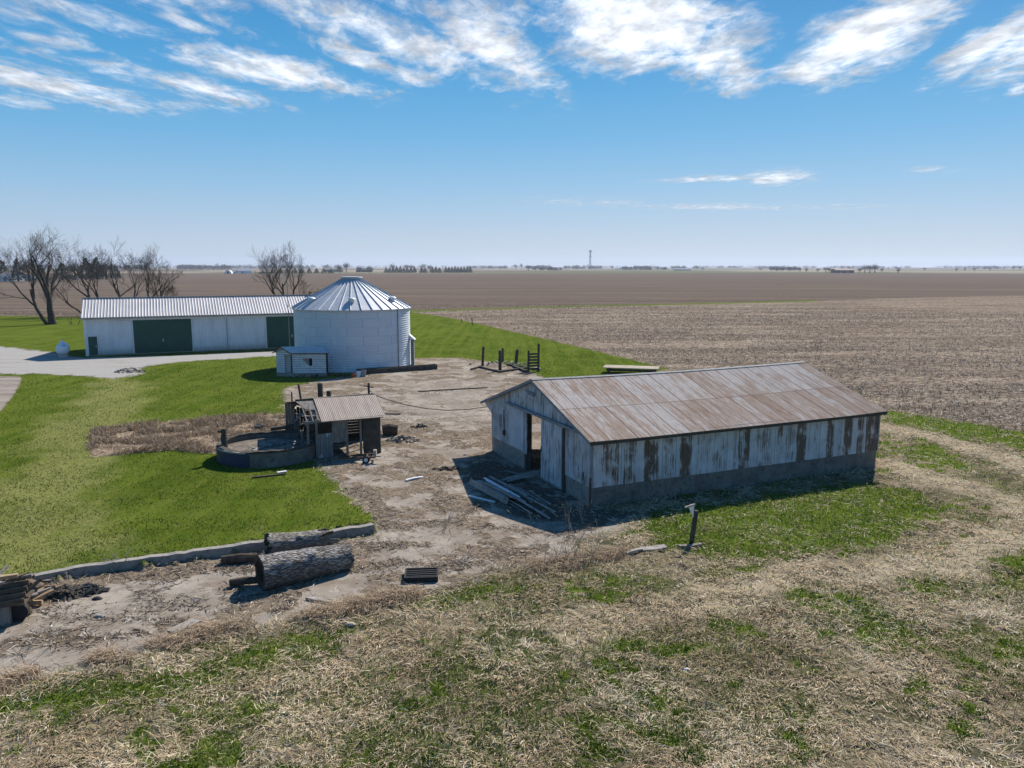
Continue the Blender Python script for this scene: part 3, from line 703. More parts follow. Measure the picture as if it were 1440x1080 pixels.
# ---------------------------------------------------------------- corrugated sheets
def corrugated(name, l0, l1, path, pitch, amp, mat, parent, axis='x', stain=None, ns=6, trap=False, sag=0.0):
    """sheet that runs along l; path = [(w,z),...] cross-section; ribs run along the path"""
    n = int((l1 - l0) / pitch * ns) + 1
    l = np.linspace(l0, l1, n)
    ph = (l / pitch) % 1.0
    if trap: a = amp * (np.clip((.16 - np.abs(ph - .5)) / .05, 0, 1))
    else: a = amp * (.5 + .5 * np.cos(2 * np.pi * ph))
    P = np.array(path, float); k = len(P)
    V = np.zeros((k, n, 3)); T = []
    nrm = []
    for i in range(k):
        dd = P[min(i + 1, k - 1)] - P[max(i - 1, 0)]; dd = dd / np.linalg.norm(dd); nrm.append((-dd[1], dd[0]))
    for i in range(k):
        V[i, :, 0] = l; V[i, :, 1] = P[i, 0] + nrm[i][0] * a; V[i, :, 2] = P[i, 1] + nrm[i][1] * a - sag * np.sin(np.pi * (l - l0) / (l1 - l0)) * (1 if sag else 0)
    if axis == 'y': V = np.stack([V[:, :, 1], V[:, :, 0], V[:, :, 2]], -1)
    i = np.arange(k - 1)[:, None]; j = np.arange(n - 1)[None, :]
    F = np.stack([i * n + j, i * n + j + 1, (i + 1) * n + j + 1, (i + 1) * n + j], -1).reshape(-1, 4)
    at = {}
    if stain is not None: at['stain'] = np.tile(stain(l), k) if stain(l).shape == l.shape else stain(l)
    else: at['stain'] = np.full(k * n, .5)
    o = np_mesh(name, V.reshape(-1, 3), F, mat, at); o.parent = parent
    return o
def lerp(a, b, t): return [a[i] + (b[i] - a[i]) * t for i in range(len(a))]

def stain_attr(o, v):
    at = o.data.attributes.new('stain', 'FLOAT', 'POINT'); at.data.foreach_set('value', [v] * len(o.data.vertices)); return o
# ---------------------------------------------------------------- rusty barn
def build_barn():
    L, W, EH, RH, CH = 15.55, 10.37, 2.78, 4.42, .84
    rt = empty('rusty_barn', (BARN[0], BARN[1], 0), R(23.7), 'long low barn with rusty corrugated roof, peeling white siding and an open gable door', 'barn')
    RW = W / 2
    # concrete footing walls (hollow, with the doorway gap at w 4.28..6.16 in the gable)
    c = MB(); c.box(0, L, 0, .2, -.4, CH); c.build('footing_wall', M['concdark'], rt)
    c = MB(); c.box(0, .2, .2, 2.31, -.4, CH - .01); c.build('footing_wall', M['conc'], rt); c = MB(); c.box(0, .2, 6.1, W, -.4, CH); c.build('footing_wall', M['conc'], rt)
    c = MB(); c.box(L - .2, L, .2, W, -.4, CH); c.box(5.0, L - .2, W - .2, W, -.3, CH - .02)
    c.build('footing_wall', M['conc'], rt)
    # long wall towards the meadow
    lst = [(0, .3, .35), (.43, 1.25, .62), (1.45, 2.05, .62), (2.44, 3.13, .98), (3.3, 3.9, .45), (4.19, 4.8, .88), (5.0, 6.6, .30), (6.98, 7.2, .55), (7.25, 7.84, .95), (8.2, 9.1, .5), (9.36, 9.7, .62), (9.9, 10.4, .5), (10.51, 11.05, 1.0), (11.2, 12.1, .25), (12.31, 12.7, .88), (13.0, 13.25, .3), (13.37, 13.85, .9), (14.2, 14.6, .75), (14.75, 15.6, .95)]
    def st(l):
        a = np.full(l.shape, .12)
        for x0, x1, s in lst: a = np.maximum(a, s * sstep(x0 - .12, x0 + .1, l) * (1 - sstep(x1 - .1, x1 + .12, l)))
        return np.concatenate([a * k for k in (.92, 1.0, 1.05, .95)])
    corrugated('siding', 0, L, [(-.02, CH - .03), (-.02, 1.45), (-.02, 2.1), (-.02, EH)], .08, .012, M['siding'], rt, stain=st)
    # gable wall: sheets up to the roofline
    def gz(w): return EH + (RH - EH) * (1 - abs(w - RW) / RW) if w <= RW else EH - .02 + (RH - EH + .02) * (1 - (w - RW) / RW)
    def gable(x, name, mat, holes=()):
        b = MB(); w = 0.0; dw = .11
        k = 0
        while w < W - 1e-6:
            w2 = min(w + dw, W); mid = (w + w2) / 2; z0 = CH - .03
            for (a0, a1, h) in holes:
                if a0 < mid < a1: z0 = h
            off = .012 if k % 2 else 0
            s = -1 if x == 0 else 1
            b.box(x + s * (.03 + off), x, w, w2, z0, min(gz(w), gz(w2)) - .02); w = w2; k += 1
        return stain_attr(b.build(name, mat, rt), .38)
    gable(0, 'gable_siding', M['siding'], ((2.25, 6.1, 2.92),))
    gable(L, 'gable_siding', M['siding'])
    # kinked soffit piece beyond the left wall
    s_ = MB(); s_.add([(-.03, W, 1.98), (-.03, W + .95, 2.42), (-.03, W, 2.8), (.0, W, 1.98), (.0, W + .95, 2.42), (.0, W, 2.8)], [(0, 1, 2), (5, 4, 3), (0, 3, 4, 1), (1, 4, 5, 2)]); s_.build('soffit_panel', M['siding'], rt)
    corrugated('rear_siding', 5.0, L, [(W + .02, 2.66), (W + .02, CH - .05)], .08, .012, M['siding'], rt)
    corrugated('rear_siding', 0, .9, [(W + .02, 2.66), (W + .02, .3)], .08, .012, M['siding'], rt)
    # frame: posts and trusses seen through the doorway
    for l in (.12, 5.1, 7.7, 10.3, 12.9, 15.4):
        MB().box(l - .07, l + .07, W - .36, W - .22, .34, 2.6).build('post', M['darkwood'], rt)
    for l in (2.6, 5.1, 7.7, 10.3, 12.9):
        b = MB(); b.bar((l, .3, 2.62), (l, W - .3, 2.62), .05, .14); b.bar((l, .3, 2.7), (l, RW, RH - .2), .05, .12); b.bar((l, W - .3, 2.7), (l, RW, RH - .2), .05, .12); b.bar((l, RW, 2.65), (l, RW, RH - .2), .05, .1)
        b.build('truss', M['darkwood'], rt)
    # door: jamb, sliding leaf, second leaf, track
    MB().box(-.01, .26, 6.1, 6.34, -.1, 2.95).build('door_jamb', M['darkwood'], rt)
    MB().box(-.09, .16, 2.18, 2.40, .0, 2.9).build('door_jamb', M['darkwood'], rt)
    d = MB(); w = 2.34; k = 0
    while w < 4.3: d.box(-.14 - (.008 if k % 2 else 0), -.10, w, min(w + .16, 4.30), .10, 2.86); w += .16; k += 1
    dr = stain_attr(d.build('sliding_door', M['siding'], rt), .32)
    MB().bar((-.165, 4.22, 1.4), (-.165, 4.22, 1.62), .03, .04).build('door_handle', M['black'], dr)
    MB().bar((-.16, 2.36, .16), (-.16, 4.28, .16), .02, .06).build('bottom_rail', M['board'], dr)
    MB().box(-.16, -.04, 4.30 - 4.30 + .55, 8.15, 2.90, 2.98).box(-.19, -.16, .55, 8.15, 2.86, 2.98).build('door_track', M['trim'], rt)
    MB().box(-.075, -.045, 6.34, 8.1, .9, 2.86).build('fixed_panel', M['siding'], rt)
    # small things on the gable
    MB().box(-.07, -.03, 9.05, 9.32, 1.55, 2.15).build('window', M['trim'], rt)
    b = MB().box(-.15, -.03, 8.50, 8.70, 1.22, 1.46); b.tube([(-.07, 8.66, 1.4), (-.07, 8.68, 2.5)], .018, 6); b.build('meter_box', M['rustiron'], rt)
    b = MB().box(-.1, -.03, RW - .15, RW + .95, 3.80, 3.86).box(-.13, -.03, RW - .05, RW + .5, 3.70, 3.80); b.build('gable_vent', M['trim'], rt)
    MB().tube([(-.06, -.03, -.1), (-.07, -.04, 1.25)], .035, 8).build('downpipe', M['rustiron'], rt)
    MB().bar((-.05, .62, .98), (-.06, .55, 1.32), .02, .05).build('hook', M['black'], rt)
    # roof
    ov = .28; sl_ = (RH - EH) / RW
    ez = EH - ov * sl_
    def rp(w): return EH + w * sl_
    cor = [(-ov, ez + .06), (1.0, rp(1.0) + .06), (2.35, rp(2.35) + .055), (3.8, rp(3.8) + .045), (RW, RH + .06)]
    def sgl(l0, l1, path, name):
        o = corrugated(name, l0, l1, path, .076, .016, M['rroof'], rt, sag=.07)
        return o
    sgl(-.22, L + .2, cor, 'roof')
    back = [(RW, RH + .062), (8.2, RH + .04 - (8.2 - RW) * sl_ * 1.0), (W + 1.05, 2.46)]
    sgl(-.22, L + .2, back, 'roof')
    # cap and verge boards
    n = 24; b = MB()
    for i in range(n):
        a = -.24 + (L + .46) * i / n; c2 = -.24 + (L + .46) * (i + 1) / n
        za = RH + .10 - .07 * math.sin(math.pi * i / n); zb = RH + .10 - .07 * math.sin(math.pi * (i + 1) / n)
        b.add([(a, RW - .14, za - .045), (a, RW, za), (a, RW + .14, za - .045), (c2, RW - .14, zb - .045), (c2, RW, zb), (c2, RW + .14, zb - .045)], [(0, 1, 4, 3), (1, 2, 5, 4)])
    b.build('ridge_cap', M['trim'], rt)
    for x in (-.235, L + .205):
        b = MB(); b.bar((x, -ov, ez + .0), (x, RW, RH - .0), .025, .13); b.bar((x, RW, RH - .0), (x, W + 1.05, 2.40), .025, .13); b.build('verge_board', M['trim'], rt)
    b = MB()
    b.box(-.22, L + .2, -ov - .015, -ov + .015, ez - .09, ez + .035); b.build('eave_board', M['darkwood'], rt)
    b = MB(); b.add([(-.2, -.03, EH - .06), (L + .2, -.03, EH - .06), (L + .2, -ov, ez - .05), (-.2, -ov, ez - .05)], [(0, 1, 2, 3)]); b.build('soffit', M['trim'], rt)
    MB().box(-.055, .035, -.055, .02, CH, EH - .02).build('corner_trim', M['trim'], rt)
    MB().box(L - .035, L + .055, -.055, .02, CH, EH - .02).build('corner_trim', M['trim'], rt)
build_barn()

# ---------------------------------------------------------------- white machine shed
def mat_ribroof():
    t = NT('pale_ribbed_roof'); o = t.coord()
    c = t.mix(t.mr(t.noise(t.map(o, sc=(1, .3, 1)), .8, 5, .6), .4, .6), (.46, .435, .42), (.52, .49, .475))
    return t.out(c, .5, .3, .1)
M['ribroof'] = mat_ribroof()
def build_shed():
    L, W, EH, RH = 30.0, 9.0, 4.1, 6.05
    rt = empty('machine_shed', (SHED[0], SHED[1], 0), YAW, 'long white metal machine shed with dark green doors and a pale ribbed roof', 'shed')
    RW = 3.3
    corrugated('wall', 0, L, [(-.02, .12), (-.02, EH)], .23, .034, M['whitewall'], rt, trap=True, ns=14)
    b = MB(); b.prism([(0, 0), (0, EH), (0, EH)], 0, .01) if False else None
    b = MB(); b.box(-.03, 0, 0, W, 0, EH); b.add([(-.03, 0, EH), (-.03, RW, RH - .08), (-.03, W, EH), (0, 0, EH), (0, RW, RH - .08), (0, W, EH)], [(0, 1, 2), (5, 4, 3)]); b.build('gable_wall', M['whitewall'], rt)
    b = MB(); b.box(L, L + .03, 0, W, 0, EH); b.add([(L, 0, EH), (L, RW, RH - .08), (L, W, EH), (L + .03, 0, EH), (L + .03, RW, RH - .08), (L + .03, W, EH)], [(0, 1, 2), (5, 4, 3)]); b.build('gable_wall', M['whitewall'], rt)
    MB().box(0, L, W, W + .03, 0, EH).build('wall', M['whitewall'], rt)
    corrugated('roof', -.25, L + .25, [(-.45, EH + .02), (RW, RH)], .305, .035, M['ribroof'], rt, trap=True, ns=14)
    corrugated('roof', -.25, L + .25, [(RW, RH - .002), (W + .3, EH + .02)], .305, .04, M['ribroof'], rt, trap=True, ns=14)
    MB().bar((-.27, RW, RH + .07), (L + .27, RW, RH + .07), .3, .04).build('ridge_cap', M['trim'], rt)
    MB().box(-.25, L + .25, -.46, -.40, EH - .16, EH + .0).build('gutter_board', M['board'], rt)
    b = MB(); b.add([(-.25, -.40, EH - .12), (L + .25, -.40, EH - .12), (L + .25, -.03, EH - .12), (-.25, -.03, EH - .12)], [(0, 1, 2, 3)]); b.build('soffit', M['greywood'], rt)
    MB().box(-.07, .22, -.07, 0, .0, EH - .13).build('corner_trim', M['white'], rt)
    # doors
    def door(a, b_, z1, name, hand=True):
        d = MB(); x = a; k = 0
        while x < b_ - 1e-3:
            x2 = min(x + .3, b_); d.box(x, x2, -.13 - (.012 if k % 2 else 0), -.08, .14, z1); x = x2; k += 1
        o = d.build(name, M['green_door'], rt)
        MB().box(a - .09, a, -.16, -.05, .1, z1 + .02).build('door_jamb', M['white'], o); MB().box(b_, b_ + .09, -.16, -.05, .1, z1 + .02).build('door_jamb', M['white'], o)
        return o
    d1 = door(4.65, 10.52, 3.72, 'sliding_door'); d2 = door(18.55, 24.4, 3.72, 'sliding_door')
    for dd, xx in ((d1, 7.55), (d2, 21.4)): MB().box(xx - .04, xx + .04, -.17, -.13, 1.3, 1.6).build('handle', M['steel'], dd)
    MB().box(4.4, 24.8, -.19, -.06, 3.76, 3.93).build('door_track', M['white'], rt)
    MB().box(3.2, 10.6, -.09, -.05, 3.55, 3.70).build('track_cover', M['whitewall'], rt)
    wd = MB().box(.26, 1.12, -.10, -.05, .12, 2.10).build('walk_door', M['green_door'], rt)
    MB().box(.19, .26, -.13, -.05, .1, 2.17).box(1.12, 1.19, -.13, -.05, .1, 2.17).box(.26, 1.12, -.13, -.05, 2.10, 2.17).build('door_frame', M['white'], wd)
    MB().box(.93, 1.0, -.15, -.10, .95, 1.1).build('handle', M['steel'], wd)
    MB().box(0, L, -.06, .0, -.1, .12).build('base_board', M['conc'], rt)
    MB().box(14.22, 14.27, -.055, -.04, .15, EH - .2).build('panel_joint', M['trim'], rt)
    b = MB(); b.tube([(24.2, RW, RH), (24.2, RW, RH + .55)], .05, 8); b.box(24.0, 24.4, RW - .12, RW + .12, RH + .3, RH + .36); b.build('weather_vane', M['black'], rt)
build_shed()

# ---------------------------------------------------------------- grain bin
def mat_bin():
    t = NT('galvanised_bin_wall'); o = t.coord(); q = t.xyz(o)
    a = t.m2('ARCTAN2', q[0], q[1]); ring = t.m2('FLOOR', t.m2('MULTIPLY', q[2], 1 / .813))
    aa = t.m2('ADD', t.m2('MULTIPLY', a, 12 / (2 * math.pi)), t.m2('MULTIPLY', t.m2('MODULO', ring, 2), .5))
    fr = t.m2('FRACT', t.m2('ADD', aa, 20.2)); vs = t.mr(t.m2('ABSOLUTE', t.m2('SUBTRACT', fr, .5)), .488, .495, 0, .6)
    r = t.wn(t.comb(t.m2('FLOOR', t.m2('ADD', aa, 20.2)), ring, 0))
    base = t.mix(r, (.56, .59, .64), (.63, .66, .70))
    base = t.mix(t.mr(t.noise(t.map(o, sc=(1, 1, .4)), 1.2, 5, .6), .4, .7, 0, .3), base, (.46, .50, .57))
    zf = t.m2('FRACT', t.m2('MULTIPLY', q[2], 1 / .813)); hs_ = t.mr(t.m2('ABSOLUTE', t.m2('SUBTRACT', zf, .5)), .47, .49, 0, .35)
    c = t.mix(t.m2('MAXIMUM', vs, hs_), base, (.20, .22, .26))
    return t.out(c, .55, .3, .05)
M['binwall'] = mat_bin()
M['binroof'] = simple('galvanised_bin_roof', (.50, .52, .54), (.42, .44, .47), 1.2, .55, .4, .2, dark=(.25, .25, .26), darkamt=.35)
def build_bin():
    cx, cy = -15.35, 74.05; RR = 5.47; EH = 5.66; RH = 8.55
    rt = empty('grain_bin', (cx, cy, 0), 0, 'round galvanised steel grain bin with a conical ribbed roof', 'grain bin')
    # wall, corrugated round horizontally
    n = 96; dz = .813 / 16; m = int(EH / dz) + 1; V = []; F = []
    for i in range(m + 1):
        z = min(i * dz, EH); rr_ = RR + .022 * math.sin(2 * math.pi * i / 4)
        for k in range(n):
            a = 2 * math.pi * k / n; V.append((rr_ * math.sin(a), rr_ * math.cos(a), z))
    i = np.arange(m)[:, None]; k = np.arange(n)[None, :]; k2 = (k + 1) % n
    F = np.stack([i * n + k, i * n + k2, (i + 1) * n + k2, (i + 1) * n + k], -1).reshape(-1, 4)
    o = np_mesh('wall', np.array(V), F[:, ::-1], M['binwall']); o.parent = rt; o.data.shade_smooth()
    MB().tube([(0, 0, -.3), (0, 0, .08)], RR + .28, 64).build('base_slab', M['conc'], rt)
    # roof: cone panels with raised ribs
    tr = .92; er = RR + .16; b = MB(); N = 36
    b2 = MB()
    for k in range(N):
        a0 = 2 * math.pi * k / N; a1 = 2 * math.pi * (k + 1) / N
        P = lambda a, r, z: (r * math.sin(a), r * math.cos(a), z)
        b.add([P(a0, er, EH - .03), P(a1, er, EH - .03), P(a1, tr, RH - .25), P(a0, tr, RH - .25)], [(0, 1, 2, 3)])
        b.add([P(a0, er, EH - .03), P(a1, er, EH - .03), P(a1, er, EH - .12), P(a0, er, EH - .12)], [(0, 1, 2, 3)])
        sx = .055
        c0, s0 = math.cos(a0), math.sin(a0); tx, ty = c0 * sx, -s0 * sx
        p = P(a0, er + .01, EH - .03); q = P(a0, tr, RH - .25); h = .10
        b2.add([(p[0] - tx, p[1] - ty, p[2]), (p[0] + tx, p[1] + ty, p[2]), (p[0], p[1], p[2] + h), (q[0] - tx * .6, q[1] - ty * .6, q[2]), (q[0] + tx * .6, q[1] + ty * .6, q[2]), (q[0], q[1], q[2] + h * .8)],
               [(0, 1, 2), (1, 4, 5, 2), (0, 2, 5, 3), (3, 5, 4)])
    rf = b.build('roof', M['binroof'], rt); b2.build('roof_ribs', M['binroof'], rf)
    MB().tube([(0, 0, RH - .3), (0, 0, RH - .16), (0, 0, RH - .12), (0, 0, RH - .02), (0, 0, RH)], [.95, .95, 1.05, 1.02, .6], 32).build('roof_cap', M['binroof'], rt)
    def atang(px):   # azimuth around the bin of a roof vent seen at that column
        x = (px - 494.5) / FPX * 70
        return math.asin(max(-1, min(1, x / (RR * .80))))
    for px in (447, 508, 558):
        a = atang(px); r = RR * .80; z = EH + (RH - EH - .25) * (er - r) / (er - tr)
        x, y = r * math.sin(a), -r * math.cos(a)
        b = MB(); b.tube([(x, y, z - .1), (x, y, z + .18)], [.20, .20], 14)
        b.tube([(x, y, z + .16), (x, y, z + .22), (x, y, z + .32), (x, y, z + .37)], [.36, .36, .26, .05], 16)
        b.build('roof_vent', M['white'], rt)
    # ladder and mast on the left
    b = MB(); a = math.radians(-93); ca, sa = math.cos(a), math.sin(a)
    lx, ly = (RR + .18) * sa, -(RR + .18) * ca * -1 * -1
    for s in (-.2, .2): b.tube([(lx, ly + s, .6), (lx, ly + s, EH + .15)], .025, 6)
    z = .8
    while z < EH: b.tube([(lx, ly - .2, z), (lx, ly + .2, z)], .015, 5); z += .3
    for z in (1.5, 3.2, 5.0): b.tube([(lx, ly - .2, z), (lx + .25, ly - .2, z)], .02, 5)
    b.build('ladder', M['white'], rt)
    b = MB(); b.box(RR * .80 - .02, RR * .80 + .02, -RR * .64, -RR * .60, .1, EH - .1)
    a = math.asin((566 - 494.5) / 81.5 * .985); x, y = (RR + .04) * math.sin(a), -(RR + .04) * math.cos(a)
    MB().tube([(x, y, .0), (x, y, EH - .05)], .045, 8).build('conduit', M['trim'], rt)
    # unloading hood on the right
    h = MB(); h.add([(RR, -.5, 3.05), (RR + .55, -.5, 2.55), (RR, .3, 3.05), (RR + .55, .3, 2.55), (RR, -.5, 2.55), (RR, .3, 2.55)], [(0, 1, 3, 2), (0, 4, 1), (2, 3, 5), (1, 4, 5, 3)])
    h.build('hood', M['white'], rt)
    MB().box(RR + .12, RR + .42, -.35, .15, .05, 2.55).build('auger_box', M['trim'], rt)
    # mast behind the bin
    mx = empty('antenna_mast', (-23.3, 80.2, 0), 0, 'thin grey metal mast rising between the white shed and the grain bin', 'mast')
    b = MB(); b.tube([(0, 0, 0), (0, 0, 5.5), (0, 0, 11.0)], [.045, .035, .02], 8); b.build('pole', M['trim'], mx)
    MB().bar((-.3, 0, 10.6), (.3, 0, 10.6), .03, .03).build('crossbar', M['trim'], mx)
build_bin()

# ---------------------------------------------------------------- small lap-sided bin house
t = NT('white_lap_siding'); q_ = t.xyz(t.coord()); fz = t.m2('FRACT', t.m2('MULTIPLY', t.m2('ADD', q_[2], .7), 5.0))
c_ = t.mix(t.mr(t.noise(t.coord(), 2.5, 5, .6), .4, .7), (.66, .67, .68), (.52, .53, .55)); M['lap'] = t.out(t.mix(t.mr(fz, .16, .28, .75, 0), c_, (.10, .11, .13)), .6, .3)  # dark stripe paints the shadow under each lap into the siding colour
def build_binhouse():
    K = G(414, 530)
    rt = empty('bin_house', (K[0], K[1], 0), R(4), 'small lap-sided shed with a metal gable roof leaning against the grain bin', 'shed')
    L, W, EH, RH = 2.75, 1.9, 2.12, 2.62
    def lap(b, x0, x1, y0, y1, z0, z1, axis):
        z = z0
        while z < z1 - .01:
            zt = min(z + .2, z1)
            if axis == 'x': b.add([(x0, y0, zt), (x1, y0, zt), (x1, y0 - .035, z), (x0, y0 - .035, z), (x0, y0 + .03, zt), (x1, y0 + .03, zt), (x1, y0 + .03, z), (x0, y0 + .03, z)], [(0, 1, 2, 3), (7, 6, 5, 4), (2, 6, 7, 3), (0, 3, 7, 4), (1, 5, 6, 2)])
            z += .2
    b = MB(); lap(b, 0, .75, 0, 0, .3, EH, 'x'); lap(b, 1.62, L, 0, 0, .3, EH, 'x'); lap(b, .75, 1.62, 0, 0, .3, .95, 'x'); lap(b, .75, 1.62, 0, 0, 1.65, EH, 'x')
    b.build('wall', M['lap'], rt)
    # gable wall faces left and a little to the camera
    g = MB(); th = R(128)  # direction of the gable wall run in local space
    u = Vector((math.cos(R(158)), math.sin(R(158)), 0)); n = Vector((u.y, -u.x, 0)) * -1
    if n.y > 0: n = -n
    def gb(s0, s1, z0, z1):
        z = z0
        while z < z1 - .01:
            zt = min(z + .2, z1); p0, p1 = u * s0, u * s1
            g.add([p0 + Vector((0, 0, zt)), p1 + Vector((0, 0, zt)), p1 + n * .035 + Vector((0, 0, z)), p0 + n * .035 + Vector((0, 0, z)), p0 - n * .03 + Vector((0, 0, zt)), p1 - n * .03 + Vector((0, 0, zt)), p1 - n * .03 + Vector((0, 0, z)), p0 - n * .03 + Vector((0, 0, z))],
                  [(0, 1, 2, 3), (7, 6, 5, 4), (2, 6, 7, 3), (0, 3, 7, 4), (1, 5, 6, 2)]); z += .2
    WW = 1.75
    gb(0, .12, .3, EH); gb(.92, WW, .3, EH); gb(.12, .92, 1.95, EH)
    p = [u * 0, u * WW, u * (WW * .62)]
    g.add([p[0] + Vector((0, 0, EH)), p[1] + Vector((0, 0, EH)), p[2] + Vector((0, 0, RH - .05)), p[0] - n * .03 + Vector((0, 0, EH)), p[1] - n * .03 + Vector((0, 0, EH)), p[2] - n * .03 + Vector((0, 0, RH - .05))], [(0, 1, 2), (5, 4, 3), (0, 2, 5, 3), (1, 4, 5, 2)])
    g.build('gable_wall', M['lap'], rt)
    bk = MB(); a = u * WW; bk.bar(a + Vector((0, 0, 1.2)), a + Vector((L, .3, 1.2)), .05, 1.8); bk.build('rear_wall', M['white'], rt)
    MB().box(-.0, L, .05, .3, -.2, .3).build('footing', M['conc'], rt)
    f = MB(); f.bar(u * 0 + Vector((0, 0, .12)), u * WW + Vector((0, 0, .12)), .12, .4); f.build('footing', M['conc'], rt)
    dm = MB(); dm.bar(u * .50 - n * .35 + Vector((0, 0, 1.1)), u * .72 - n * .7 + Vector((0, 0, 1.1)), .04, 1.6); dm.build('door', M['darkwood'], rt)  # leaf coloured dark to stand in for the shaded open doorway
    w_ = MB(); w_.box(.70, .77, -.06, .02, .92, 1.68).box(1.60, 1.67, -.06, .02, .92, 1.68).box(.77, 1.60, -.06, .02, .90, .97).box(.77, 1.60, -.06, .02, 1.63, 1.70); w = w_.build('window', M['white'], rt)
    p_ = MB(); p_.add([(.77, .0, .97), (1.3, .0, .97), (.77, .0, 1.5), (.77, .01, .97), (1.3, .01, .97), (.77, .01, 1.5)], [(0, 1, 2), (5, 4, 3)]); p_.build('broken_pane', M['steel'], w)
    # inner darkness comes from a real back partition
    MB().box(.05, L, 1.0, 1.04, .1, 2.0).build('partition', M['darkwood'], rt)
    # roof sheets
    e0 = Vector((-.22, -.2, EH - .02)); e1 = Vector((L + .3, -.2, EH - .02)); r0 = u * (WW * .62) + Vector((-.12, -.18, RH)); r1 = r0 + Vector((L + .55, .35, 0)); b0 = u * WW + Vector((-.3, -.12, EH - .05)); b1 = b0 + Vector((L + .6, .5, 0))
    def sheet(bb, a, b_, c_, d_):
        N = 12
        for i in range(N):
            t0, t1 = i / N, (i + 1) / N; tm = t0 + .85 * (t1 - t0)
            A = a.lerp(b_, t0); B = a.lerp(b_, tm); C_ = d_.lerp(c_, tm); D_ = d_.lerp(c_, t0)
            bb.add([A, B, C_, D_], [(0, 1, 2, 3)])
            E_ = a.lerp(b_, t1); F_ = d_.lerp(c_, t1); mid1 = (B + E_) / 2 + Vector((0, 0, .03)); mid2 = (C_ + F_) / 2 + Vector((0, 0, .03))
            bb.add([B, mid1, mid2, C_], [(0, 1, 2, 3)]); bb.add([mid1, E_, F_, mid2], [(0, 1, 2, 3)])
    b = MB(); sheet(b, e0, e1, r1, r0); sheet(b, b0, b1, r1, r0); b.build('roof', M['binroof'], rt)
    v = MB(); v.bar(e0 - Vector((0, 0, .04)), r0 - Vector((0, 0, .04)), .03, .08); v.bar(r0 - Vector((0, 0, .04)), b0 - Vector((0, 0, .04)), .03, .08); v.bar(e0 - Vector((0, 0, .05)), e1 - Vector((0, 0, .05)), .03, .06); v.build('verge_board', M['darkwood'], rt)
build_binhouse()
def g3(px, py, z=0.0):
    a = G(px, py, z); return Vector((a[0], a[1], z))
